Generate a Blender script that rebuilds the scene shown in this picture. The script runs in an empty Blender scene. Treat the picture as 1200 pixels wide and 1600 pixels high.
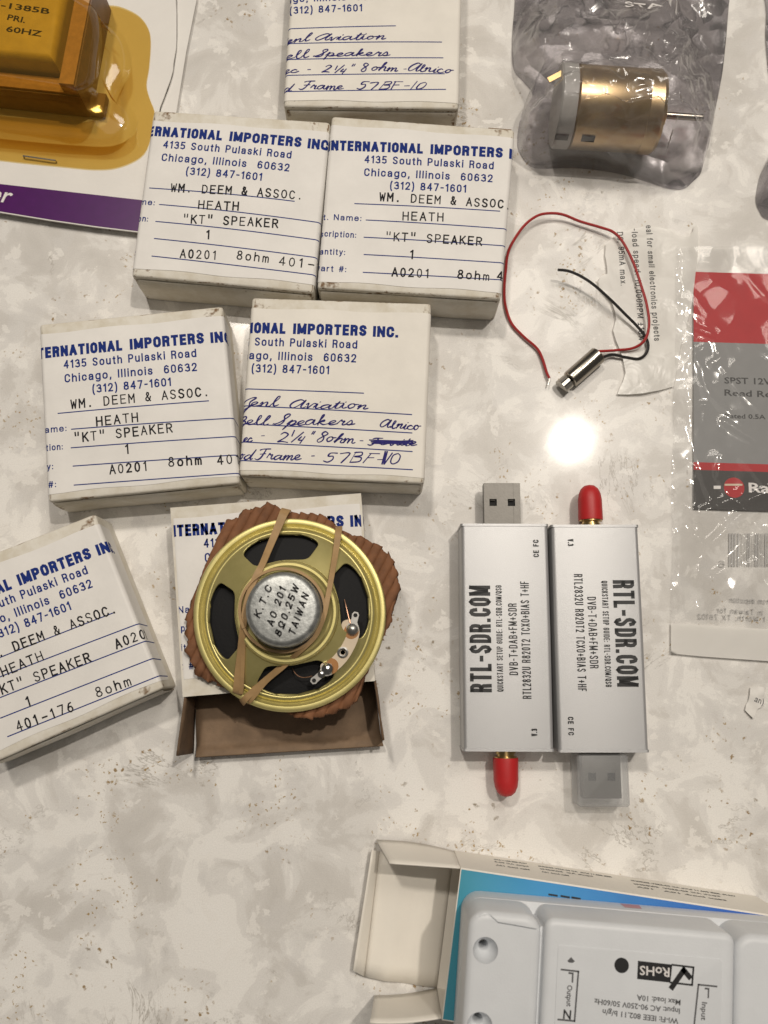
import bpy, bmesh, math, random
from mathutils import Vector, noise
from mathutils.geometry import tessellate_polygon
random.seed(7)
S = 0.001                      # everything below is written in millimetres
R = math.radians
scene = bpy.context.scene
col = scene.collection

# ------------------------------------------------------------------ camera, world, lamps, exposure
F_PX, TILT, DIST = 1400.0, R(9.7), 295.0
cam_d = bpy.data.cameras.new('camera'); cam = bpy.data.objects.new('camera', cam_d); col.objects.link(cam)
cam_d.sensor_fit = 'VERTICAL'; cam_d.sensor_height = 24.0; cam_d.sensor_width = 18.0
cam_d.lens = F_PX / 1600 * 24.0
cam_d.clip_start = 0.01; cam_d.clip_end = 20
CY, CZ = -DIST * math.sin(TILT), DIST * math.cos(TILT)
cam.location = (0, CY * S, CZ * S); cam.rotation_euler = (TILT, 0, 0)
cam_d.dof.use_dof = True; cam_d.dof.focus_distance = 0.281; cam_d.dof.aperture_fstop = 12.0
scene.camera = cam

world = bpy.data.worlds.new('World'); scene.world = world; world.use_nodes = True
bg = world.node_tree.nodes['Background']
bg.inputs[0].default_value = (1.0, 0.93, 0.84, 1); bg.inputs[1].default_value = 0.08

def area(name, x, y, z, radius, power, colr=(1, 0.92, 0.815)):
    d = bpy.data.lights.new(name, 'AREA'); d.shape = 'DISK'; d.size = 2 * radius * S
    d.energy = power; d.color = colr
    o = bpy.data.objects.new(name, d); col.objects.link(o)
    o.location = (x * S, y * S, z * S)
    v = Vector((0, 0, 0)) - Vector((x, y, z))
    o.rotation_euler = v.to_track_quat('-Z', 'Y').to_euler()
    return o
area('ceiling_downlight', 385, 406, 1500, 20, 8.6)
area('ceiling_downlight', -294, 720, 1500, 60, 9.6)
area('ceiling_downlight', 461, 796, 1500, 230, 6.0)
area('overhead_fill', 160, 60, 2300, 620, 3.4)  # broad soft fill, added to lift the overall light
scene.view_settings.view_transform = 'Standard'; scene.view_settings.look = 'None'
scene.view_settings.exposure = -0.16; scene.view_settings.gamma = 1.0
scene.view_settings.use_curve_mapping = False

# ------------------------------------------------------------------ measuring helper
def U(u, v, z=0.0):
    """point at height z (mm) seen at photo pixel (u, v) of the 1200 x 1600 photograph"""
    a, b = (u - 600) / F_PX, (v - 800) / F_PX
    dx = a; dy = math.sin(TILT) - b * math.cos(TILT); dz = -math.cos(TILT) - b * math.sin(TILT)
    t = (z - CZ) / dz
    return Vector((t * dx, CY + t * dy, z))
def U2(p, z): return U(p[0], p[1], z)
def zpx(off, sc):                       # converts a magnified view's pixel to a photo pixel
    return lambda x, y: (off[0] + x / sc, off[1] + y / sc)

# ------------------------------------------------------------------ materials
def nt(m): return m.node_tree.nodes, m.node_tree.links
def mat(name, c, rough=0.5, metal=0.0, var=0.0, vscale=300, bump=0.0, bscale=2000, coat=0.0, spec=0.5,
        c2=None, emit=None, sss=0.0):
    m = bpy.data.materials.new(name); m.use_nodes = True
    N, L = nt(m); b = N['Principled BSDF']
    b.inputs['Base Color'].default_value = (*c, 1); b.inputs['Roughness'].default_value = rough
    b.inputs['Metallic'].default_value = metal
    b.inputs['Specular IOR Level'].default_value = spec
    b.inputs['Coat Weight'].default_value = coat; b.inputs['Coat Roughness'].default_value = 0.1
    if sss: 
        b.inputs['Subsurface Weight'].default_value = sss; b.inputs['Subsurface Scale'].default_value = 0.002
    tc = N.new('ShaderNodeTexCoord')
    if var or c2:
        n = N.new('ShaderNodeTexNoise'); n.inputs['Scale'].default_value = vscale; n.inputs['Detail'].default_value = 6
        n.inputs['Roughness'].default_value = 0.62
        L.new(tc.outputs['Object'], n.inputs['Vector'])
        r = N.new('ShaderNodeValToRGB'); r.color_ramp.elements[0].position = 0.3; r.color_ramp.elements[1].position = 0.7
        lo = c2 if c2 else tuple(x * (1 - var) for x in c)
        r.color_ramp.elements[0].color = (*lo, 1); r.color_ramp.elements[1].color = (*c, 1)
        L.new(n.outputs['Fac'], r.inputs['Fac']); L.new(r.outputs['Color'], b.inputs['Base Color'])
    if bump:
        n2 = N.new('ShaderNodeTexNoise'); n2.inputs['Scale'].default_value = bscale; n2.inputs['Detail'].default_value = 4
        L.new(tc.outputs['Object'], n2.inputs['Vector'])
        bp = N.new('ShaderNodeBump'); bp.inputs['Strength'].default_value = bump; bp.inputs['Distance'].default_value = 0.0003
        L.new(n2.outputs['Fac'], bp.inputs['Height']); L.new(bp.outputs['Normal'], b.inputs['Normal'])
    return m

def film(name, tint, gloss_fac=0.12, rough=0.08, haze=0.1, hazecol=(0.8, 0.8, 0.8), bump=0.3, bscale=150, fres=0.55, crinkle=0.0, cscale=80):
    """thin plastic film: tinted see-through + milky haze + sharp gloss"""
    m = bpy.data.materials.new(name); m.use_nodes = True
    N, L = nt(m); N.remove(N['Principled BSDF'])
    out = N['Material Output']
    tr = N.new('ShaderNodeBsdfTransparent'); tr.inputs[0].default_value = (*tint, 1)
    df = N.new('ShaderNodeBsdfDiffuse'); df.inputs[0].default_value = (*hazecol, 1)
    tl = N.new('ShaderNodeBsdfTranslucent'); tl.inputs[0].default_value = (*hazecol, 1)
    dd = N.new('ShaderNodeMixShader'); dd.inputs[0].default_value = 0.3
    L.new(df.outputs[0], dd.inputs[1]); L.new(tl.outputs[0], dd.inputs[2])
    gl = N.new('ShaderNodeBsdfGlossy'); gl.inputs['Roughness'].default_value = rough
    tc = N.new('ShaderNodeTexCoord')
    n2 = N.new('ShaderNodeTexNoise'); n2.inputs['Scale'].default_value = bscale; n2.inputs['Detail'].default_value = 3
    n2.inputs['Distortion'].default_value = 0.6
    L.new(tc.outputs['Object'], n2.inputs['Vector'])
    bp = N.new('ShaderNodeBump'); bp.inputs['Strength'].default_value = bump; bp.inputs['Distance'].default_value = 0.002
    L.new(n2.outputs['Fac'], bp.inputs['Height'])
    if crinkle:      # sharp facets of crumpled film
        nd = N.new('ShaderNodeTexNoise'); nd.inputs['Scale'].default_value = 45; nd.inputs['Detail'].default_value = 2
        L.new(tc.outputs['Object'], nd.inputs['Vector'])
        vs_ = N.new('ShaderNodeVectorMath'); vs_.operation = 'SCALE'; vs_.inputs['Scale'].default_value = .02; L.new(nd.outputs['Color'], vs_.inputs[0])
        va_ = N.new('ShaderNodeVectorMath'); va_.operation = 'ADD'; L.new(tc.outputs['Object'], va_.inputs[0]); L.new(vs_.outputs[0], va_.inputs[1])
        vo = N.new('ShaderNodeTexVoronoi'); vo.inputs['Scale'].default_value = cscale; L.new(va_.outputs[0], vo.inputs['Vector'])
        b2 = N.new('ShaderNodeBump'); b2.inputs['Strength'].default_value = crinkle; b2.inputs['Distance'].default_value = .006
        L.new(vo.outputs['Distance'], b2.inputs['Height']); L.new(bp.outputs['Normal'], b2.inputs['Normal']); bp = b2
    L.new(bp.outputs['Normal'], gl.inputs['Normal'])
    m1 = N.new('ShaderNodeMixShader'); m1.inputs[0].default_value = haze
    L.new(tr.outputs[0], m1.inputs[1]); L.new(dd.outputs[0], m1.inputs[2])
    lw = N.new('ShaderNodeLayerWeight'); lw.inputs[0].default_value = 0.5
    L.new(bp.outputs['Normal'], lw.inputs['Normal'])
    ma = N.new('ShaderNodeMath'); ma.operation = 'MULTIPLY_ADD'; ma.inputs[1].default_value = fres; ma.inputs[2].default_value = gloss_fac
    pw = N.new('ShaderNodeMath'); pw.operation = 'POWER'; pw.inputs[1].default_value = 3.5; L.new(lw.outputs['Facing'], pw.inputs[0]); L.new(pw.outputs[0], ma.inputs[0])
    m2 = N.new('ShaderNodeMixShader'); L.new(ma.outputs[0], m2.inputs[0])
    L.new(m1.outputs[0], m2.inputs[1]); L.new(gl.outputs[0], m2.inputs[2])
    L.new(m2.outputs[0], out.inputs['Surface'])
    return m

def card_mat(name, c, brown, wear_attr=True, rough=0.55):
    """white carton board whose brown core shows through where corners and edges are rubbed (vertex attribute 'wear')"""
    m = bpy.data.materials.new(name); m.use_nodes = True
    N, L = nt(m); b = N['Principled BSDF']; b.inputs['Roughness'].default_value = rough
    b.inputs['Specular IOR Level'].default_value = 0.3
    tc = N.new('ShaderNodeTexCoord')
    n = N.new('ShaderNodeTexNoise'); n.inputs['Scale'].default_value = 90; n.inputs['Detail'].default_value = 8; n.inputs['Roughness'].default_value = .7
    L.new(tc.outputs['Object'], n.inputs['Vector'])
    r = N.new('ShaderNodeValToRGB'); r.color_ramp.elements[0].position = 0.32; r.color_ramp.elements[1].position = 0.6
    r.color_ramp.elements[0].color = (c[0] * .80, c[1] * .76, c[2] * .68, 1); r.color_ramp.elements[1].color = (*c, 1)
    L.new(n.outputs['Fac'], r.inputs['Fac'])
    at = N.new('ShaderNodeAttribute'); at.attribute_name = 'wear'
    n2 = N.new('ShaderNodeTexNoise'); n2.inputs['Scale'].default_value = 700; n2.inputs['Detail'].default_value = 4
    L.new(tc.outputs['Object'], n2.inputs['Vector'])
    ad = N.new('ShaderNodeMath'); ad.operation = 'ADD'; L.new(at.outputs['Fac'], ad.inputs[0]); L.new(n2.outputs['Fac'], ad.inputs[1])
    rr = N.new('ShaderNodeMapRange'); rr.inputs['From Min'].default_value = 0.90; rr.inputs['From Max'].default_value = 1.15
    L.new(ad.outputs[0], rr.inputs['Value'])
    mx = N.new('ShaderNodeMix'); mx.data_type = 'RGBA'
    L.new(rr.outputs['Result'], mx.inputs['Factor']); L.new(r.outputs['Color'], mx.inputs['A']); mx.inputs['B'].default_value = (*brown, 1)
    L.new(mx.outputs['Result'], b.inputs['Base Color'])
    n3 = N.new('ShaderNodeTexNoise'); n3.inputs['Scale'].default_value = 900; n3.inputs['Detail'].default_value = 3
    L.new(tc.outputs['Object'], n3.inputs['Vector'])
    bp = N.new('ShaderNodeBump'); bp.inputs['Strength'].default_value = 0.12; bp.inputs['Distance'].default_value = 0.0003
    L.new(n3.outputs['Fac'], bp.inputs['Height']); L.new(bp.outputs['Normal'], b.inputs['Normal'])
    return m

M = {}
KRAFT = (0.24, 0.15, 0.085)
M['board'] = card_mat('white_carton_board', (0.76, 0.725, 0.65), (0.20, 0.12, 0.06))
M['kraft'] = mat('kraft_board', (0.25, 0.165, 0.10), 0.75, var=0.3, vscale=200, bump=.2)
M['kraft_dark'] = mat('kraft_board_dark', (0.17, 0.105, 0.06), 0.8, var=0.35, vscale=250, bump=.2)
M['label'] = mat('label_paper', (0.83, 0.805, 0.77), 0.5, var=0.10, vscale=70, bump=.10, bscale=900, spec=.35)
M['label_cream'] = mat('label_paper_cream', (0.83, 0.79, 0.72), 0.5, var=0.10, vscale=70, bump=.10, bscale=900, spec=.35)
M['blue_ink'] = mat('blue_print', (0.012, 0.035, 0.225), 0.7, spec=.15, var=.3, vscale=1500)
M['violet_ink'] = mat('ballpoint_ink', (0.035, 0.03, 0.19), 0.7, spec=.15, var=.3, vscale=900)
M['type_ink'] = mat('typewriter_ink', (0.020, 0.019, 0.023), 0.7, spec=.15, var=.4, vscale=1500)
M['black_ink'] = mat('black_print', (0.012, 0.012, 0.013), 0.5)
M['grey_ink'] = mat('grey_print', (0.10, 0.10, 0.105), 0.5)
M['faint_ink'] = mat('faint_print', (0.42, 0.41, 0.40), 0.5)
M['purple'] = mat('purple_print', (0.075, 0.005, 0.11), 0.3, spec=.2, var=.15, vscale=300)
M['white_ink'] = mat('white_print', (0.75, 0.72, 0.70), 0.4)
M['red_print'] = mat('red_print', (0.46, 0.007, 0.012), 0.6, var=.12, vscale=200)
M['grey_print'] = mat('grey_card', (0.25, 0.25, 0.25), 0.55, var=.08, vscale=200)
M['black_card'] = mat('black_card', (0.018, 0.014, 0.012), 0.5)
M['white_plastic'] = mat('white_plastic', (0.68, 0.70, 0.725), 0.45, var=.05, vscale=150, bump=.16, bscale=3200, sss=.0)
M['dark'] = mat('dark_void', (0.01, 0.01, 0.01), 0.8)
M['alu'] = mat('sandblasted_aluminium', (0.55, 0.55, 0.555), 0.45, metal=.6, var=.16, vscale=5200, bump=.22, bscale=5200)
M['alu_dark'] = mat('aluminium_edge', (0.42, 0.42, 0.43), 0.35, metal=.9)
M['steel'] = mat('usb_steel', (0.125, 0.118, 0.108), 0.42, metal=.75, var=.12, vscale=500, bump=.08)
M['brass'] = mat('gold_plating', (0.62, 0.44, 0.20), 0.28, metal=1)
M['red_rubber'] = mat('red_rubber', (0.50, 0.018, 0.020), 0.48, var=.1, vscale=400, bump=.1, bscale=2000)
M['yellow_zinc'] = mat('yellow_chromate_steel', (0.64, 0.56, 0.24), 0.40, metal=.65, var=.28, vscale=90, bump=.05, c2=(0.50, 0.44, 0.17))
M['tin'] = mat('tarnished_tin', (0.52, 0.53, 0.515), 0.46, metal=.85, var=.5, vscale=420, bump=.25, bscale=900, c2=(0.24, 0.25, 0.245))
M['tin_side'] = mat('tin_side', (0.55, 0.53, 0.48), 0.25, metal=1, var=.2)
M['cone'] = mat('black_cone_paper', (0.010, 0.010, 0.011), 0.85, bump=.5, bscale=900)
M['phenolic'] = mat('terminal_board', (0.66, 0.54, 0.40), 0.55, var=.08, vscale=300)
M['flux'] = mat('solder_flux', (0.36, 0.15, 0.03), 0.25, coat=.4)
M['solder'] = mat('solder', (0.66, 0.65, 0.64), 0.2, metal=1, var=.1)
M['lug'] = mat('lug_tin', (0.42, 0.41, 0.39), 0.35, metal=.9, var=.2)
M['copper'] = mat('copper_wire', (0.62, 0.36, 0.24), 0.35, metal=1)
M['rubber'] = mat('rubber_band', (0.43, 0.27, 0.12), 0.6, var=.25, vscale=200, bump=.25, bscale=500)
M['corrugated'] = mat('corrugated_board', (0.27, 0.115, 0.05), 0.8, var=.45, vscale=180, bump=.3, bscale=700)
M['gold_can'] = mat('gold_zinc_can', (0.62, 0.47, 0.25), 0.30, metal=.9, var=.18, vscale=160, c2=(0.50, 0.35, 0.20))
M['motor_cap'] = mat('motor_end_cap', (0.44, 0.43, 0.40), 0.4)
M['chrome'] = mat('nickel_can', (0.40, 0.37, 0.32), 0.2, metal=1)
M['weight'] = mat('tungsten_weight', (0.60, 0.57, 0.52), 0.35, metal=.9, var=.1)
M['red_wire'] = mat('red_wire', (0.36, 0.018, 0.018), 0.4)
M['black_wire'] = mat('black_wire', (0.016, 0.014, 0.014), 0.4)
M['paper'] = mat('white_card', (0.78, 0.755, 0.715), 0.55, var=.06, vscale=60, bump=.1, bscale=900)
M['carton_white'] = mat('carton_white', (0.85, 0.805, 0.725), 0.5, var=.05, vscale=70, bump=.1, bscale=900)
M['core'] = mat('laminated_steel', (0.50, 0.29, 0.13), 0.5, metal=.3, var=.3, vscale=400)
M['core_dark'] = mat('varnished_steel', (0.24, 0.15, 0.10), 0.5, metal=.2, var=.3, vscale=300)
M['coil_tape'] = mat('yellow_coil_tape', (0.70, 0.53, 0.11), 0.5, var=.2, vscale=200)
M['translucent_cap'] = film('translucent_cap_plastic', (0.95, 0.955, 0.96), .03, .3, .28, (0.72, 0.73, 0.74), .03, 100, .3)
M['amber'] = film('amber_blister', (0.885, 0.715, 0.34), .05, .09, .08, (0.55, 0.38, 0.09), .14, 60, .28)
M['bag_grey'] = film('antistatic_film', (0.925, 0.915, 0.925), .075, .16, .085, (0.70, 0.69, 0.71), .04, 30, .75, .34, 70)
M['bag_clear'] = film('clear_poly_film', (0.98, 0.98, 0.98), .03, .09, .04, (0.85, 0.84, 0.82), .08, 60, .5, .16, 60)
M['scrap'] = film('milky_film', (0.92, 0.92, 0.91), .02, .25, .95, (0.90, 0.88, 0.84), .2, 120, .3)

def blue_front():
    m = bpy.data.materials.new('blue_carton_print'); m.use_nodes = True
    N, L = nt(m); b = N['Principled BSDF']; b.inputs['Roughness'].default_value = .35
    tc = N.new('ShaderNodeTexCoord'); sx = N.new('ShaderNodeSeparateXYZ'); L.new(tc.outputs['Object'], sx.inputs[0])
    mr = N.new('ShaderNodeMapRange'); mr.inputs['From Min'].default_value = -0.045; mr.inputs['From Max'].default_value = 0.03
    L.new(sx.outputs['X'], mr.inputs['Value'])
    r = N.new('ShaderNodeValToRGB'); e = r.color_ramp.elements
    e[0].color = (0.055, 0.30, 0.40, 1); e[1].color = (0.03, 0.13, 0.50, 1); e[1].position = 1
    e2 = r.color_ramp.elements.new(.35); e2.color = (0.05, 0.29, 0.60, 1)
    L.new(mr.outputs['Result'], r.inputs['Fac']); L.new(r.outputs['Color'], b.inputs['Base Color'])
    return m
M['blue_front'] = blue_front()

def quartz():
    m = bpy.data.materials.new('quartz_countertop'); m.use_nodes = True
    N, L = nt(m); b = N['Principled BSDF']
    tc = N.new('ShaderNodeTexCoord')
    def noise_(scale, det=5, rough=.55, dist=0., off=0.):
        mp = N.new('ShaderNodeMapping'); mp.inputs['Location'].default_value = (off, off * .7, 0)
        L.new(tc.outputs['Object'], mp.inputs['Vector'])
        n = N.new('ShaderNodeTexNoise'); n.inputs['Scale'].default_value = scale; n.inputs['Detail'].default_value = det
        n.inputs['Roughness'].default_value = rough; n.inputs['Distortion'].default_value = dist
        L.new(mp.outputs['Vector'], n.inputs['Vector']); return n
    def ramp(src, stops):
        r = N.new('ShaderNodeValToRGB'); r.color_ramp.elements[0].position = stops[0][0]; r.color_ramp.elements[1].position = stops[-1][0]
        r.color_ramp.elements[0].color = (*stops[0][1], 1); r.color_ramp.elements[1].color = (*stops[-1][1], 1)
        for p, c in stops[1:-1]:
            e = r.color_ramp.elements.new(p); e.color = (*c, 1)
        L.new(src, r.inputs['Fac']); return r
    def mix(fac, a, bb):
        x = N.new('ShaderNodeMix'); x.data_type = 'RGBA'; L.new(fac, x.inputs['Factor']); L.new(a, x.inputs['A'])
        if isinstance(bb, tuple): x.inputs['B'].default_value = (*bb, 1)
        else: L.new(bb, x.inputs['B'])
        return x.outputs['Result']
    def g(v): return (v, v, v)
    # broad pebble-like patches, pale and grey
    n1 = noise_(52, 9, .6, .55, 3.1)
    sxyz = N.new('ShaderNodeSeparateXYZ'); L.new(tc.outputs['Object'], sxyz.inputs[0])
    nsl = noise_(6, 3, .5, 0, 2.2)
    sl = N.new('ShaderNodeMath'); sl.operation = 'MULTIPLY_ADD'; sl.inputs[1].default_value = -.34; L.new(sxyz.outputs['Y'], sl.inputs[0]); L.new(n1.outputs['Fac'], sl.inputs[2])  # more white stone toward the front, with brighter light there put into the colour
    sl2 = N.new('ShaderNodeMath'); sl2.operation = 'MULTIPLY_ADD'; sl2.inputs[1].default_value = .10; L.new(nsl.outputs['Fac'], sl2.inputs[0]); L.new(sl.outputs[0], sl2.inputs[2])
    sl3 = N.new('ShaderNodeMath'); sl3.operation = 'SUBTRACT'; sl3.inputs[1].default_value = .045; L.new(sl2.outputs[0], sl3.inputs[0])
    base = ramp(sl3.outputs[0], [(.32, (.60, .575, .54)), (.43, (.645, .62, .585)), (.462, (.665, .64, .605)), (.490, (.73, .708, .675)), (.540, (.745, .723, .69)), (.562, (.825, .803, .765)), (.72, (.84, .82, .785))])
    # second, smaller generation of grey pebbles
    n2 = noise_(62, 6, .5, .4, 9.7)
    f2 = ramp(n2.outputs['Fac'], [(.56, g(0)), (.60, g(.5)), (.7, g(.65))])
    c = mix(f2.outputs['Color'], base.outputs['Color'], (.655, .635, .61))
    # a few darker smoky blotches
    n6 = noise_(20, 6, .62, .8, 15.7)
    f6 = ramp(n6.outputs['Fac'], [(.60, g(0)), (.74, g(.38))])
    c = mix(f6.outputs['Color'], c, (.46, .44, .41))
    # pale flecks
    n5 = noise_(90, 5, .6, .3, 5.2)
    f5 = ramp(n5.outputs['Fac'], [(.585, g(0)), (.61, g(.75))])
    c = mix(f5.outputs['Color'], c, (.82, .795, .755))
    # thin broken veins
    n3 = noise_(17, 7, .68, .9, 1.3)
    ab = N.new('ShaderNodeMath'); ab.operation = 'SUBTRACT'; ab.inputs[1].default_value = .5; L.new(n3.outputs['Fac'], ab.inputs[0])
    ab2 = N.new('ShaderNodeMath'); ab2.operation = 'ABSOLUTE'; L.new(ab.outputs[0], ab2.inputs[0])
    f3 = ramp(ab2.outputs[0], [(0.0, g(.6)), (.004, g(.3)), (.012, g(0))])
    n4 = noise_(36, 4, .5, 0, 21.)
    f4 = ramp(n4.outputs['Fac'], [(.53, g(0)), (.64, g(1))])
    mu = N.new('ShaderNodeMath'); mu.operation = 'MULTIPLY'; L.new(f3.outputs['Color'], mu.inputs[0]); L.new(f4.outputs['Color'], mu.inputs[1])
    c = mix(mu.outputs[0], c, (.22, .19, .15))
    near = ramp(ab2.outputs[0], [(0.0, g(1)), (.03, g(.9)), (.055, g(0))])
    # brown and dark specks, clustered along the veins
    for sc, thr, cc, gate, off, pick in ((480, .34, (.27, .165, .05), .55, 2., .66), (330, .30, (.20, .15, .085), .58, 7., .76), (760, .36, (.36, .24, .09), .53, 13., .62), (260, .20, (.08, .065, .05), .62, 19., .82)):
        mpv = N.new('ShaderNodeMapping'); mpv.inputs['Location'].default_value = (off * .013, off * .021, 0)
        nd = noise_(600, 3, .6, 0, off)
        vm = N.new('ShaderNodeVectorMath'); vm.operation = 'SCALE'; vm.inputs['Scale'].default_value = .0032
        L.new(nd.outputs['Color'], vm.inputs[0])
        va = N.new('ShaderNodeVectorMath'); va.operation = 'ADD'; L.new(tc.outputs['Object'], va.inputs[0]); L.new(vm.outputs[0], va.inputs[1])
        L.new(va.outputs[0], mpv.inputs['Vector'])
        v = N.new('ShaderNodeTexVoronoi'); v.inputs['Scale'].default_value = sc; L.new(mpv.outputs[0], v.inputs['Vector'])
        sp = ramp(v.outputs['Distance'], [(thr - .16, g(.95)), (thr, g(0))])
        cr = N.new('ShaderNodeSeparateColor'); L.new(v.outputs['Color'], cr.inputs[0])
        sel = N.new('ShaderNodeMath'); sel.operation = 'GREATER_THAN'; sel.inputs[1].default_value = pick; L.new(cr.outputs[0], sel.inputs[0])
        ng = noise_(42, 5, .6, .4, off * 1.7 + 31)
        fg = ramp(ng.outputs['Fac'], [(gate, g(0)), (gate + .05, g(1))])
        m1 = N.new('ShaderNodeMath'); m1.operation = 'MULTIPLY'; L.new(sp.outputs['Color'], m1.inputs[0]); L.new(sel.outputs[0], m1.inputs[1])
        m2 = N.new('ShaderNodeMath'); m2.operation = 'MULTIPLY'; L.new(m1.outputs[0], m2.inputs[0]); L.new(fg.outputs['Color'], m2.inputs[1])
        m3 = N.new('ShaderNodeMath'); m3.operation = 'MULTIPLY'; L.new(m2.outputs[0], m3.inputs[0]); L.new(near.outputs['Color'], m3.inputs[1])
        c = mix(m3.outputs[0], c, cc)
    ngr = noise_(2400, 2, .6, 0, 4.)
    fgr = ramp(ngr.outputs['Fac'], [(.3, g(.93)), (.7, g(1.04))])
    gm = N.new('ShaderNodeMix'); gm.data_type = 'RGBA'; gm.blend_type = 'MULTIPLY'; gm.inputs['Factor'].default_value = 1
    L.new(c, gm.inputs['A']); L.new(fgr.outputs['Color'], gm.inputs['B']); c = gm.outputs['Result']
    L.new(c, b.inputs['Base Color'])
    b.inputs['Roughness'].default_value = .30; b.inputs['Specular IOR Level'].default_value = .2
    b.inputs['Coat Weight'].default_value = .16; b.inputs['Coat Roughness'].default_value = .085
    nb = noise_(260, 3, .5, 0, 0)
    bp = N.new('ShaderNodeBump'); bp.inputs['Strength'].default_value = .035; bp.inputs['Distance'].default_value = .0006
    L.new(nb.outputs['Fac'], bp.inputs['Height']); L.new(bp.outputs['Normal'], b.inputs['Normal'])
    return m
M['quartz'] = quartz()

# ------------------------------------------------------------------ object helpers
WLOC = {}
def thing(name, label, cat, loc, group=None):
    o = bpy.data.objects.new(name, None); col.objects.link(o); o.empty_display_size = .005
    o.location = (loc[0] * S, loc[1] * S, loc[2] * S); WLOC[o] = Vector(loc)
    o['label'] = label; o['category'] = cat
    if group: o['group'] = group
    return o

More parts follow.
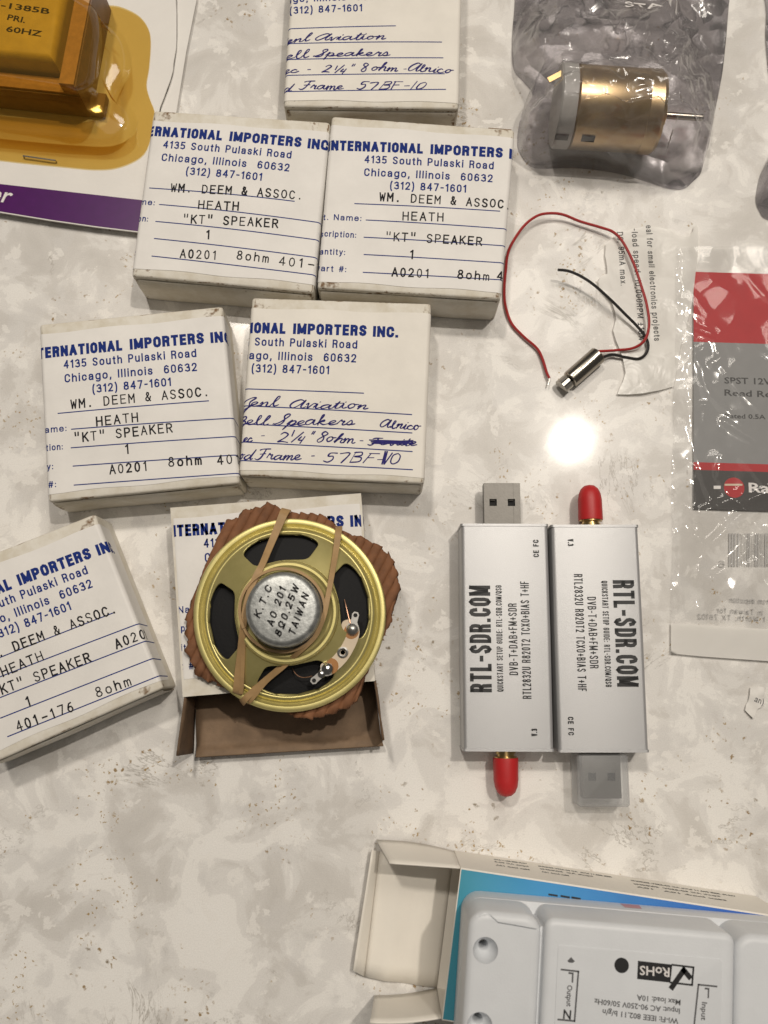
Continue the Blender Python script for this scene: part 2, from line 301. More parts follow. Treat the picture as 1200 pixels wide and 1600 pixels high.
class MB:
    """collects shapes (in mm, world or local) into ONE mesh object"""
    def __init__(self): self.v = []; self.f = []; self.m = []; self.w = {}
    def add(self, vs, fs, mi=0):
        n = len(self.v); self.v += [Vector(p) for p in vs]
        for f in fs: self.f.append([i + n for i in f]); self.m.append(mi)
        return n
    def quad(self, a, b, c, d, mi=0): self.add([a, b, c, d], [(0, 1, 2, 3)], mi)
    def box(self, x0, x1, y0, y1, z0, z1, mi=0):
        v = [(x, y, z) for z in (z0, z1) for x, y in ((x0, y0), (x1, y0), (x1, y1), (x0, y1))]
        self.add(v, [(3, 2, 1, 0), (4, 5, 6, 7), (0, 1, 5, 4), (1, 2, 6, 5), (2, 3, 7, 6), (3, 0, 4, 7)], mi)
    def hexa(self, bot, top, mi=0):
        self.add(list(bot) + list(top), [(3, 2, 1, 0), (4, 5, 6, 7), (0, 1, 5, 4), (1, 2, 6, 5), (2, 3, 7, 6), (3, 0, 4, 7)], mi)
    def slab(self, quad, normal, th, mi=0):
        n = Vector(normal).normalized() * th
        self.hexa([Vector(p) for p in quad], [Vector(p) + n for p in quad], mi)
    def rings(self, rings, close=True, caps=True, mi=0):
        k = len(rings[0]); vs = [p for r in rings for p in r]; fs = []
        for i in range(len(rings) - 1):
            for j in range(k if close else k - 1):
                a, b = i * k + j, i * k + (j + 1) % k
                fs.append((a, b, b + k, a + k))
        if caps: fs.append(tuple(range(k))[::-1]); fs.append(tuple(range((len(rings) - 1) * k, len(rings) * k)))
        return self.add(vs, fs, mi)
    def prism(self, pts, z0, z1, mi=0, bevel=0.0, steps=3, base_in=0.0):
        """extruded outline with a rounded top edge"""
        def inset(d):
            n = len(pts); out = []
            for i in range(n):
                p0, p, p1 = Vector(pts[i - 1][:2]), Vector(pts[i][:2]), Vector(pts[(i + 1) % n][:2])
                e0 = (p - p0).normalized(); e1 = (p1 - p).normalized()
                n0 = Vector((-e0.y, e0.x)); n1 = Vector((-e1.y, e1.x))
                b = n0 + n1; b = b / max(.3, b.length_squared) * 2 if b.length > 1e-6 else n0
                out.append(p + b * d * 1.0)
            return out
        area_ = sum(pts[i - 1][0] * pts[i][1] - pts[i][0] * pts[i - 1][1] for i in range(len(pts)))
        if area_ < 0: pts = list(pts)[::-1]
        rs = [[(p.x, p.y, z0) for p in inset(base_in)]]
        if bevel:
            for k in range(steps + 1):
                a = k / steps * math.pi / 2
                rs.append([(p.x, p.y, z1 - bevel + bevel * math.sin(a)) for p in inset(bevel * (1 - math.cos(a)))])
        else: rs.append([(p[0], p[1], z1) for p in pts])
        self.rings(rs, True, True, mi)
    def lathe(self, prof, c, n=48, mi=0, axis=None, caps=True):
        """prof [(r, h)] around an axis (default up) through c"""
        ax = Vector(axis).normalized() if axis else Vector((0, 0, 1))
        e1 = ax.orthogonal().normalized(); e2 = ax.cross(e1); c = Vector(c)
        rs = [[c + ax * h + (e1 * math.cos(2 * math.pi * j / n) + e2 * math.sin(2 * math.pi * j / n)) * r for j in range(n)] for r, h in prof]
        self.rings(rs, True, caps, mi)
    def tube(self, path, r, n=10, mi=0):
        P = [Vector(p) for p in path]; rs = []; up = Vector((0, 0, 1))
        for i, p in enumerate(P):
            t = (P[min(i + 1, len(P) - 1)] - P[max(i - 1, 0)]).normalized()
            a = t.cross(up); a = a.normalized() if a.length > 1e-4 else Vector((1, 0, 0)); b = a.cross(t)
            rr = r[i] if isinstance(r, list) else r
            rs.append([p + (a * math.cos(2 * math.pi * j / n) + b * math.sin(2 * math.pi * j / n)) * rr for j in range(n)])
        self.rings(rs, True, True, mi)
    def ribbon3(self, path, w, th, mi=0):
        P = [Vector(p) for p in path]; rs = []; up = Vector((0, 0, 1))
        for i, p in enumerate(P):
            t = (P[min(i + 1, len(P) - 1)] - P[max(i - 1, 0)]).normalized()
            a = t.cross(up)
            a = a.normalized() if a.length > .15 else self_last
            self_last = a
            b = a.cross(t).normalized()
            ww = w[i] if isinstance(w, list) else w
            rs.append([p - a * ww / 2 - b * th / 2, p + a * ww / 2 - b * th / 2, p + a * ww / 2 + b * th / 2, p - a * ww / 2 + b * th / 2])
        self.rings(rs, True, True, mi)
    def build(self, name, mats, parent=None, loc=None, local=False, sharp=35, normals=True, wear=None):
        base = Vector((0, 0, 0)) if local else (WLOC[parent] if parent is not None else Vector(loc or (0, 0, 0)))
        me = bpy.data.meshes.new(name)
        me.from_pydata([((p - base) * S)[:] for p in self.v], [], self.f)
        if not isinstance(mats, (list, tuple)): mats = [mats]
        for mm in mats: me.materials.append(mm)
        for p, mi in zip(me.polygons, self.m): p.material_index = mi
        if normals:
            bm = bmesh.new(); bm.from_mesh(me); bmesh.ops.recalc_face_normals(bm, faces=bm.faces); bm.to_mesh(me); bm.free()
        me.shade_smooth(); me.set_sharp_from_angle(angle=R(sharp))
        if wear is not None:
            at = me.attributes.new('wear', 'FLOAT', 'POINT'); at.data.foreach_set('value', wear)
        me.update()
        o = bpy.data.objects.new(name, me); col.objects.link(o)
        if parent is not None: o.parent = parent; WLOC[o] = WLOC[parent]
        else: o.location = base * S; WLOC[o] = base
        return o
def tag(o, label, cat, group=None):
    o['label'] = label; o['category'] = cat
    if group: o['group'] = group
    return o

def smooth_path(pts, n=8):
    P = [Vector(p) for p in pts]; out = []
    for i in range(len(P) - 1):
        p0, p1, p2, p3 = P[max(i - 1, 0)], P[i], P[i + 1], P[min(i + 2, len(P) - 1)]
        for k in range(n):
            t = k / n
            out.append(.5 * ((2 * p1) + (p2 - p0) * t + (2 * p0 - 5 * p1 + 4 * p2 - p3) * t * t + (3 * p1 - p0 - 3 * p2 + p3) * t ** 3))
    out.append(P[-1]); return out
def closed_smooth(pts, n=6):
    P = [Vector(p) for p in pts]; m = len(P); out = []
    for i in range(m):
        p0, p1, p2, p3 = P[i - 1], P[i], P[(i + 1) % m], P[(i + 2) % m]
        for k in range(n):
            t = k / n
            out.append(.5 * ((2 * p1) + (p2 - p0) * t + (2 * p0 - 5 * p1 + 4 * p2 - p3) * t * t + (3 * p1 - p0 - 3 * p2 + p3) * t ** 3))
    return out

# ------------------------------------------------------------------ lettering (2-D polygons, mapped on any surface)
_tc = {}
def text2d(s, bold=0.0, shear=0.0, spacing=1.0):
    k = (s, bold, shear, spacing)
    if k in _tc: return _tc[k]
    cu = bpy.data.curves.new('t', 'FONT'); cu.body = s; cu.offset = bold; cu.shear = shear; cu.resolution_u = 2
    cu.space_character = spacing
    o = bpy.data.objects.new('t', cu); col.objects.link(o)
    bpy.context.view_layer.update()
    dg = bpy.context.evaluated_depsgraph_get()
    me = bpy.data.meshes.new_from_object(o.evaluated_get(dg))
    vs = [(v.co.x, v.co.y) for v in me.vertices]; fs = [tuple(p.vertices) for p in me.polygons]
    bpy.data.objects.remove(o); bpy.data.curves.remove(cu); bpy.data.meshes.remove(me)
    _tc[k] = (vs, fs); return vs, fs
CAP = max(y for x, y in text2d('H')[0])
def text_fit(s, p0, p1, cap, bold=0.0, shear=0.0, mirror=False, spacing=1.0):
    """text from baseline start p0 to baseline end p1, capitals 'cap' high; returns 2-D verts + faces"""
    vs, fs = text2d(s, bold, shear, spacing)
    x0 = min(v[0] for v in vs); x1 = max(v[0] for v in vs)
    p0, p1 = Vector(p0[:2]), Vector(p1[:2]); d = p1 - p0; n = Vector((-d.y, d.x)).normalized()
    if mirror: n = -n
    return [p0 + d * ((v[0] - x0) / (x1 - x0)) + n * (v[1] / CAP * cap) for v in vs], fs

TYPE = {
 'W': [[(0, 1), (.22, 0), (.5, .75), (.78, 0), (1, 1)]], 'M': [[(0, 0), (0, 1), (.5, .4), (1, 1), (1, 0)]],
 '.': [[(.42, .02), (.5, .02)], [(.42, .08), (.5, .08)]], 'D': [[(0, 0), (0, 1), (.5, 1), (.85, .82), (.95, .5), (.85, .18), (.5, 0), (0, 0)]],
 'E': [[(.95, 1), (.05, 1), (.05, 0), (.95, 0)], [(.05, .52), (.8, .52)]], 'A': [[(0, 0), (.5, 1), (1, 0)], [(.18, .35), (.82, .35)]],
 'S': [[(.92, .84), (.7, .98), (.35, 1), (.1, .86), (.1, .65), (.35, .53), (.68, .47), (.92, .32), (.9, .13), (.65, 0), (.3, 0), (.05, .16)]],
 'O': [[(.5, 1), (.18, .9), (.03, .62), (.03, .38), (.18, .1), (.5, 0), (.82, .1), (.97, .38), (.97, .62), (.82, .9), (.5, 1)]],
 'C': [[(.95, .8), (.75, .96), (.45, 1), (.15, .86), (.03, .5), (.15, .14), (.45, 0), (.75, .04), (.95, .2)]],
 'H': [[(0.03, 0), (0.03, 1)], [(.97, 0), (.97, 1)], [(.03, .52), (.97, .52)]], 'T': [[(0, 1), (1, 1)], [(.5, 1), (.5, 0)]],
 'K': [[(.05, 0), (.05, 1)], [(.95, 1), (.05, .38)], [(.35, .6), (1, 0)]], 'P': [[(.05, 0), (.05, 1), (.65, 1), (.93, .88), (.93, .6), (.65, .46), (.05, .46)]],
 'R': [[(.05, 0), (.05, 1), (.65, 1), (.93, .88), (.93, .62), (.65, .5), (.05, .5)], [(.5, .5), (1, 0)]],
 '&': [[(.95, .5), (.75, .12), (.4, 0), (.1, .1), (.05, .3), (.3, .5), (.62, .72), (.6, .95), (.35, 1), (.22, .8), (.4, .5), (.9, .0)]],
 '"': [[(.22, 1.1), (.26, .74)], [(.80, 1.1), (.76, .74)]], '1': [[(.22, .82), (.52, 1), (.52, 0)]],
 '2': [[(.08, .78), (.25, .97), (.55, 1), (.85, .85), (.85, .62), (.5, .35), (.08, .03), (.92, .03)]],
 '0': [[(.5, 1), (.22, .9), (.1, .62), (.1, .38), (.22, .1), (.5, 0), (.78, .1), (.9, .38), (.9, .62), (.78, .9), (.5, 1)]],
 '8': [[(.5, .54), (.2, .64), (.15, .82), (.3, .98), (.5, 1), (.7, .98), (.85, .82), (.8, .64), (.5, .54), (.15, .4), (.06, .2), (.25, .02), (.5, 0), (.75, .02), (.94, .2), (.85, .4), (.5, .54)]],
 'o': [[(.5, .68), (.2, .62), (.06, .34), (.2, .06), (.5, 0), (.8, .06), (.94, .34), (.8, .62), (.5, .68)]],
 'h': [[(.08, 0), (.08, 1)], [(.08, .45), (.3, .65), (.6, .68), (.85, .55), (.88, 0)]],
 'm': [[(.02, 0), (.02, .66)], [(.02, .5), (.2, .67), (.4, .62), (.5, .45), (.5, 0)], [(.5, .5), (.7, .67), (.9, .62), (.98, .45), (.98, 0)]],
 '4': [[(.68, 0), (.68, 1), (.05, .28), (.95, .28)]], '-': [[(.1, .45), (.9, .45)]], '7': [[(.05, 1), (.95, 1), (.4, 0)]],
 '6': [[(.85, .95), (.5, .9), (.2, .6), (.08, .3), (.25, .04), (.55, 0), (.85, .1), (.92, .32), (.75, .55), (.45, .58), (.12, .4)]],
 'I': [[(.2, 1), (.8, 1)], [(.5, 1), (.5, 0)], [(.2, 0), (.8, 0)]], 'N': [[(.05, 0), (.05, 1), (.95, 0), (.95, 1)]],
 '5': [[(.88, 1), (.2, 1), (.12, .55), (.5, .65), (.85, .5), (.9, .22), (.7, 0), (.3, 0), (.05, .15)]],
}
HAND = {   # x-height 1; pen strokes, advance
 'a': ([[(.78, .85), (.5, 1), (.14, .7), (.06, .28), (.25, .0), (.55, .25), (.82, .95), (.76, .3), (.9, .02), (1.15, .25)]], 1.12),
 'c': ([[(.7, .78), (.45, 1), (.12, .65), (.1, .22), (.35, 0), (.65, .05), (.95, .3)]], .9),
 'd': ([[(.75, .8), (.45, 1), (.1, .6), (.1, .2), (.35, 0), (.65, .35), (1.0, 2.1), (.82, .5), (.92, .02), (1.15, .2)]], 1.1),
 'e': ([[(0, .22), (.42, .45), (.62, .82), (.42, 1), (.15, .7), (.15, .25), (.42, 0), (.9, .25)]], .85),
 'h': ([[(0, .2), (.4, 1.5), (.48, 2.05), (.3, 1.9), (.2, 1), (.12, 0), (.3, .7), (.55, 1), (.7, .8), (.68, .2), (.85, .02), (1.05, .2)]], 1.0),
 'i': ([[(0, .2), (.25, 1), (.2, .25), (.35, 0), (.6, .2)], [(.36, 1.42), (.42, 1.5)]], .58),
 'k': ([[(0, .2), (.4, 1.6), (.45, 2.1), (.28, 1.8), (.12, 0), (.22, .6), (.58, 1), (.6, .75), (.25, .5), (.6, .08), (.95, .2)]], .92),
 'l': ([[(0, .2), (.45, 1.4), (.52, 2.0), (.34, 1.95), (.2, .9), (.28, .08), (.5, .02), (.7, .25)]], .66),
 'm': ([[(0, .6), (.15, 1), (.18, .6), (.1, 0), (.3, .75), (.5, 1), (.58, .75), (.52, 0), (.7, .75), (.92, 1), (1.0, .75), (.96, .2), (1.1, 0), (1.3, .2)]], 1.3),
 'n': ([[(0, .6), (.15, 1), (.2, .7), (.12, 0), (.3, .7), (.55, 1), (.65, .75), (.6, .2), (.75, 0), (1, .2)]], .95),
 'o': ([[(.55, .95), (.25, .92), (.08, .45), (.3, 0), (.6, .3), (.62, .8), (.45, 1), (.6, .82), (.95, .88)]], .92),
 'p': ([[(0, .3), (.3, 1.15), (.0, -1.0), (.25, .6), (.55, 1), (.75, .6), (.5, .05), (.3, .1), (.6, .0), (.95, .2)]], .92),
 'r': ([[(0, .3), (.22, 1.15), (.35, .85), (.58, .9), (.5, .3), (.62, .02), (.9, .25)]], .82),
 's': ([[(0, .1), (.4, 1.05), (.55, .4), (.35, 0), (.1, .12), (.5, .05), (.85, .25)]], .78),
 't': ([[(.05, .2), (.4, 1.75), (.25, .3), (.4, 0), (.7, .25)], [(.1, 1.25), (.85, 1.38)]], .66),
 'v': ([[(0, .75), (.14, 1), (.3, 0), (.6, .95), (.9, .85)]], .8),
 'A': ([[(1.15, 1.75), (.75, 2.05), (.22, 1.4), (.05, .5), (.35, 0), (.8, .6), (1.25, 1.95), (1.05, .5), (1.2, 0), (1.5, .3)]], 1.45),
 'S': ([[(-.25, .15), (.3, .5), (.95, 1.8), (.78, 2.15), (.5, 1.75), (.66, .9), (.5, .2), (.1, 0), (-.2, .3)]], 1.0),
 'F': ([[(.15, 1.8), (.5, 2.0), (1.35, 2.05)], [(.85, 1.95), (.55, .4), (.2, -.1), (-.15, .1)], [(.3, 1.0), (.95, 1.1)]], 1.3),
 'B': ([[(.15, 0), (.42, 2)], [(.32, 1.85), (.95, 1.95), (.98, 1.35), (.42, 1.1), (1.02, .95), (.95, .2), (.15, 0)]], 1.25),
 '2': ([[(.12, 1.6), (.42, 2), (.8, 1.6), (.5, .8), (.0, .1), (.4, .18), (.95, 0)]], 1.05),
 '1': ([[(.42, 2), (.15, 0)]], .55), "'": ([[(.28, 2.1), (.18, 1.1)]], .3), '/': ([[(.85, 2.1), (0, 0)]], .55),
 '4': ([[(.3, 1.15), (.1, .5), (.62, .5)], [(.68, 1.15), (.48, -.1)]], .8),
 '8': ([[(.85, 1.75), (.45, 2.05), (.22, 1.6), (.6, 1), (.62, .3), (.28, 0), (.05, .4), (.4, 1), (.8, 1.5), (.85, 1.75)]], 1.0),
 '5': ([[(1.0, 1.7), (.4, 1.68), (.28, 1.1), (.7, 1.1), (.75, .5), (.4, 0), (.0, .2)]], 1.1),
 '7': ([[(.1, 1.65), (.95, 1.75), (.45, 0)]], 1.05),
 '0': ([[(.6, 1.75), (.2, 1.4), (.1, .4), (.35, 0), (.75, .4), (.85, 1.3), (.6, 1.75)]], 1.0),
 '-': ([[(.1, .8), (.6, .84)]], .8), '"': ([[(.3, 2.0), (.24, 1.5)], [(.52, 2.0), (.46, 1.5)]], .75), ' ': ([], .6),
 'J': ([[(.0, 1.2), (.5, 2.0), (.9, 2.0), (.6, 1.2), (.75, .1), (.5, -1.0), (.2, -.8), (.9, .35)]], 1.0),
 'f': ([[(1.15, 1.75), (.25, 1.75)], [(.4, 1.75), (.15, 0)], [(.28, .95), (.85, .98)]], 1.2),
}
def _stroke(P, w0):
    Lf = []; Rt = []
    for i, p in enumerate(P):
        w = w0(i / max(1, len(P) - 1), P[min(i + 1, len(P) - 1)] - P[max(i - 1, 0)]) if callable(w0) else w0
        a = P[max(i - 1, 0)]; b = P[min(i + 1, len(P) - 1)]
        d0 = (p - a).normalized() if i > 0 else (b - p).normalized()
        d1 = (b - p).normalized() if i < len(P) - 1 else d0
        n0 = Vector((-d0.y, d0.x)); n1 = Vector((-d1.y, d1.x)); n = n0 + n1
        n = n / max(.8, n.length_squared / 2) if n.length > 1e-5 else n0
        if i == 0: p = p - d1 * w * .45
        if i == len(P) - 1: p = p + d0 * w * .45
        Lf.append(p + n * w * .5); Rt.append(p - n * w * .5)
    k = len(P)
    return Lf + Rt, [(i, i + k, i + 1 + k, i + 1) for i in range(k - 1)]
def stroke2d(pl, w):
    """flat pen stroke along a 2-D polyline (split where it turns sharply)"""
    P = [Vector(p[:2]) for p in pl]; P = [p for i, p in enumerate(P) if i == 0 or (p - P[i - 1]).length > 1e-6]
    if len(P) < 2: P = P + [P[0] + Vector((0, .01))]
    parts = [[P[0]]]
    for i in range(1, len(P)):
        parts[-1].append(P[i])
        if i < len(P) - 1 and (P[i] - P[i - 1]).normalized().dot((P[i + 1] - P[i]).normalized()) < .45: parts.append([P[i]])
    vs, fs = [], []
    for q in parts:
        v, f = _stroke(q, w); n = len(vs); vs += v; fs += [tuple(k + n for k in t) for t in f]
    return vs, fs
SANS = {   # narrow grotesque capitals: strokes in a unit box, width
 'I': ([[(0, 0), (0, 1)]], .0), 'N': ([[(0, 0), (0, 1), (1, 0), (1, 1)]], .46), 'T': ([[(0, 1), (1, 1)], [(.5, 1), (.5, 0)]], .42),
 'E': ([[(1, 1), (0, 1), (0, 0), (1, 0)], [(0, .52), (.9, .52)]], .34), 'R': ([[(0, 0), (0, 1), (.62, 1), (.92, .92), (1, .76), (.92, .58), (.62, .5), (0, .5)], [(.55, .5), (.9, .36), (.95, 0)]], .42),
 'A': ([[(0, 0), (.5, 1), (1, 0)], [(.17, .3), (.83, .3)]], .50), 'O': ([[(.5, 1), (.15, .93), (0, .75), (0, .25), (.15, .07), (.5, 0), (.85, .07), (1, .25), (1, .75), (.85, .93), (.5, 1)]], .44),
 'L': ([[(0, 1), (0, 0), (1, 0)]], .33), 'M': ([[(0, 0), (0, 1), (.5, .12), (1, 1), (1, 0)]], .58), 'P': ([[(0, 0), (0, 1), (.62, 1), (.92, .92), (1, .74), (.92, .54), (.62, .46), (0, .46)]], .42),
 'S': ([[(.95, .81), (.84, .94), (.5, 1), (.15, .93), (.02, .77), (.12, .62), (.5, .5), (.88, .38), (.98, .23), (.85, .07), (.5, 0), (.16, .06), (.04, .19)]], .43),
 'C': ([[(1, .74), (.95, .86), (.78, .97), (.5, 1), (.15, .93), (0, .75), (0, .25), (.15, .07), (.5, 0), (.78, .03), (.95, .14), (1, .26)]], .43),
 'D': ([[(0, 0), (0, 1), (.55, 1), (.88, .92), (1, .75), (1, .25), (.88, .08), (.55, 0), (0, 0)]], .44), '.': ([[(0, 0), (0, .02)]], .0), '-': ([[(0, .45), (1, .45)]], .22),
 'U': ([[(0, 1), (0, .25), (.15, .07), (.5, 0), (.85, .07), (1, .25), (1, 1)]], .43), 'Q': ([[(.5, 1), (.15, .93), (0, .75), (0, .25), (.15, .07), (.5, 0), (.85, .07), (1, .25), (1, .75), (.85, .93), (.5, 1)], [(.6, .22), (1.0, -.05)]], .44),
 'K': ([[(0, 0), (0, 1)], [(.95, 1), (0, .4)], [(.35, .6), (1, 0)]], .44), 'G': ([[(1, .7), (.9, .92), (.5, 1), (.12, .92), (0, .75), (0, .25), (.12, .07), (.5, 0), (.88, .06), (1, .25), (1, .48), (.55, .48)]], .44),
 'V': ([[(0, 1), (.5, 0), (1, 1)]], .46), 'F': ([[(1, 1), (0, 1), (0, 0)], [(0, .52), (.85, .52)]], .33), 'B': ([[(0, 0), (0, 1), (.6, 1), (.92, .9), (.92, .62), (.6, .53), (0, .53)], [(.6, .53), (1, .42), (1, .1), (.6, 0), (0, 0)]], .42),
 'H': ([[(0, 0), (0, 1)], [(1, 0), (1, 1)], [(0, .5), (1, .5)]], .44), 'X': ([[(0, 0), (1, 1)], [(0, 1), (1, 0)]], .45), 'Y': ([[(0, 1), (.5, .45), (1, 1)], [(.5, .45), (.5, 0)]], .45), 'W': ([[(0, 1), (.25, 0), (.5, .8), (.75, 0), (1, 1)]], .66),
 '+': ([[(0, .45), (1, .45)], [(.5, .75), (.5, .15)]], .36), ':': ([[(0, .05), (0, .08)], [(0, .6), (0, .63)]], .0), '/': ([[(0, 0), (1, 1)]], .3), ' ': ([], .16),
 '0': ([[(.5, 1), (.15, .93), (0, .75), (0, .25), (.15, .07), (.5, 0), (.85, .07), (1, .25), (1, .75), (.85, .93), (.5, 1)]], .38), '1': ([[(0, .8), (.9, 1), (.9, 0)]], .18),
 '2': ([[(0, .75), (.12, .93), (.5, 1), (.88, .93), (1, .72), (.8, .48), (0, .0), (1, 0)]], .38), '3': ([[(0, .85), (.5, 1), (.9, .9), (.9, .62), (.45, .53), (1, .42), (1, .1), (.5, 0), (0, .12)]], .38),
 '8': ([[(.5, .53), (.1, .64), (.08, .9), (.5, 1), (.92, .9), (.9, .64), (.5, .53), (0, .4), (.02, .1), (.5, 0), (.98, .1), (1, .4), (.5, .53)]], .39),
 '5': ([[(.95, 1), (.1, 1), (.03, .52), (.5, .62), (.95, .5), (1, .15), (.55, 0), (0, .1)]], .38),
 'Ω': ([[(0, 0), (.35, 0), (.3, .2), (.02, .5), (.1, .85), (.5, 1), (.9, .85), (.98, .5), (.7, .2), (.65, 0), (1, 0)]], .5),
}
_b = [(0, .5), (.2, .68), (.55, .72), (.88, .64), (1, .48), (1, .24), (.88, .08), (.55, 0), (.2, .04), (0, .22)]
_d = [(1 - x, y) for x, y in _b]; _h = [(0, .48), (.2, .66), (.55, .72), (.88, .66), (1, .5), (1, 0)]
SANS.update({
 'o': ([[(.5, .72), (.15, .66), (0, .5), (0, .22), (.15, .06), (.5, 0), (.85, .06), (1, .22), (1, .5), (.85, .66), (.5, .72)]], .40),
 'a': ([[(.05, .55), (.15, .68), (.5, .72), (.85, .66), (.95, .5), (.95, 0)], [(.95, .42), (.4, .4), (.08, .32), (0, .18), (.1, .04), (.4, 0), (.75, .08), (.95, .25)]], .38),
 'b': ([[(0, 1), (0, 0)], _b], .40), 'd': ([[(1, 1), (1, 0)], _d], .40), 'p': ([[(0, .72), (0, -.28)], _b], .40),
 'c': ([[(1, .5), (.88, .66), (.5, .72), (.15, .66), (0, .5), (0, .22), (.15, .06), (.5, 0), (.88, .06), (1, .22)]], .36),
 'e': ([[(0, .38), (1, .38)], [(1, .38), (1, .5), (.85, .66), (.5, .72), (.15, .66), (0, .5), (0, .22), (.15, .06), (.5, 0), (.85, .04), (1, .18)]], .39),
 'f': ([[(1, 1), (.6, .97), (.5, .82), (.5, 0)], [(0, .7), (1, .7)]], .22), 'g': ([_d, [(1, .72), (1, -.12), (.85, -.26), (.5, -.3), (.1, -.24)]], .40),
 'h': ([[(0, 0), (0, 1)], _h], .37), 'n': ([[(0, 0), (0, .72)], _h], .37), 'i': ([[(0, 0), (0, .72)], [(0, .95), (0, 1)]], 0.), 'l': ([[(0, 0), (0, 1)]], 0.),
 'j': ([[(.9, .72), (.9, -.2), (.5, -.28), (0, -.26)], [(.9, .95), (.9, 1)]], .12), 'k': ([[(0, 0), (0, 1)], [(.9, .72), (0, .28)], [(.35, .45), (1, 0)]], .36),
 'm': ([[(0, 0), (0, .72)], [(0, .5), (.12, .68), (.3, .72), (.47, .65), (.5, .5), (.5, 0)], [(.5, .5), (.62, .68), (.8, .72), (.97, .65), (1, .5), (1, 0)]], .64),
 'r': ([[(0, 0), (0, .72)], [(0, .45), (.35, .66), (1, .7)]], .20), 't': ([[(.5, .92), (.5, .12), (.65, .0), (1, .0)], [(0, .7), (1, .7)]], .20),
 's': ([[(.95, .56), (.8, .68), (.5, .72), (.15, .68), (.05, .55), (.2, .42), (.8, .32), (1, .18), (.85, .04), (.5, 0), (.12, .05), (0, .18)]], .35),
 'u': ([[(0, .72), (0, .22), (.12, .05), (.45, 0), (.8, .06), (1, .24)], [(1, .72), (1, 0)]], .37), 'y': ([[(0, .72), (.5, .0)], [(1, .72), (.5, .0), (.3, -.22), (.05, -.28)]], .38), 'x': ([[(0, 0), (1, .72)], [(0, .72), (1, 0)]], .36),
 '4': ([[(.75, 0), (.75, 1)], [(.75, 1), (0, .3), (1, .3)]], .42), '6': ([[(.95, .85), (.5, 1), (.1, .85), (0, .5), (0, .25), (.15, .05), (.5, 0), (.9, .08), (1, .3), (.85, .52), (.5, .6), (.1, .48), (0, .3)]], .39),
 '7': ([[(0, 1), (1, 1), (.35, 0)]], .38), '9': ([[(.05, .15), (.5, 0), (.9, .15), (1, .5), (1, .75), (.85, .95), (.5, 1), (.1, .92), (0, .7), (.15, .48), (.5, .4), (.9, .52), (1, .7)]], .39),
 '(': ([[(1, 1.1), (.3, .85), (0, .4), (.3, -.05), (1, -.28)]], .12), ')': ([[(0, 1.1), (.7, .85), (1, .4), (.7, -.05), (0, -.28)]], .12), ',': ([[(.8, .05), (.7, -.06), (0, -.2)]], .05),
 '#': ([[(.2, 0), (.4, 1)], [(.65, 0), (.85, 1)], [(.05, .35), (.9, .35)], [(.12, .68), (1, .68)]], .5), '±': ([[(0, .5), (1, .5)], [(.5, .85), (.5, .15)], [(0, 0), (1, 0)]], .38),
 'w': ([[(0, .72), (.25, 0), (.5, .62), (.75, 0), (1, .72)]], .58), 'v': ([[(0, .72), (.5, 0), (1, .72)]], .38), 'z': ([[(0, .72), (1, .72), (0, 0), (1, 0)]], .35),
 '%': ([[(.15, .95), (0, .78), (.15, .58), (.3, .78), (.15, .95)], [(.2, 0), (.8, 1)], [(.85, .4), (.7, .22), (.85, .02), (1, .22), (.85, .4)]], .6),
})
def grotesque(s, p0, p1, cap, w, gap=.17, shear=0.0, mirror=False):
    """narrow sans capitals of even stroke width w, fitted from p0 to p1"""
    p0, p1 = Vector(p0[:2]), Vector(p1[:2]); d = p1 - p0; L = d.length; d = d / L; up = Vector((-d.y, d.x))
    if mirror: up = -up
    units = sum(SANS[c][1] for c in s) * cap; gaps = len(s) - 1
    g_ = gap * cap; need = units + gaps * (w + g_) + w; k = (L - w * len(s)) / (units + gaps * g_); x = 0; out = []
    for ch in s:
        sts, wd = SANS[ch]
        for st in sts:
            pts = [p0 + d * (x + w / 2 + px * wd * cap * k + shear * py * cap) + up * (w / 2 + py * (cap - w)) for px, py in st]
            out.append(stroke2d(pts, w))
        x += wd * cap * k + w + g_ * k
    return out
def typed(s, p0, p1, cap, w=.26, n=None):
    p0, p1 = Vector(p0[:2]), Vector(p1[:2]); d = p1 - p0; L = d.length; d = d / L; up = Vector((-d.y, d.x))
    k = n or len(s); pitch = L / (k - 1 + .62) if k > 1 else L / .62; out = []
    for i, ch in enumerate(s):
        j = random.uniform(-.07, .07); wj = random.uniform(.78, 1.15)
        for st in TYPE.get(ch, []):
            pts = [p0 + d * (pitch * (i + .62 * x)) + up * (cap * y + j) for x, y in st]
            out.append(stroke2d(pts, w * wj))
    return out
def handwritten(s, p0, p1, xh, w=.24, slant=.35):
    p0, p1 = Vector(p0[:2]), Vector(p1[:2]); d = p1 - p0; L = d.length; d = d / L; up = Vector((-d.y, d.x))
    tot = sum(HAND[c][1] for c in s); k = L / tot; x = 0; out = []
    for ch in s:
        sts, adv = HAND[ch]; jy = random.uniform(-.10, .10); sc = random.uniform(.88, 1.12); sl_ = slant + random.uniform(-.18, .18)
        for st in sts:
            q = [(x + px + sl_ * py * .55, py * sc + jy, 0) for px, py in st]
            q = smooth_path(q, 5) if len(q) > 2 else [Vector(t) for t in q]
            ph = random.uniform(0, 6)
            def press(t, dv, ph=ph): return w * (.78 + .32 * max(0, -dv.normalized().dot(up) if dv.length > 1e-6 else 0) + .16 * math.sin(ph + 7 * t)) * (.65 + .35 * min(1, 8 * min(t, 1 - t) + .3))
            out.append(stroke2d([p0 + d * (k * t.x) + up * (xh * t.y) for t in q], press))
        x += adv * random.uniform(.95, 1.05)
    return out
def put(mb, polys, f, mi):
    vs, fs = polys; mb.add([f(v[0], v[1]) for v in vs], fs, mi)
def flat(z): return lambda x, y: (x, y, z)

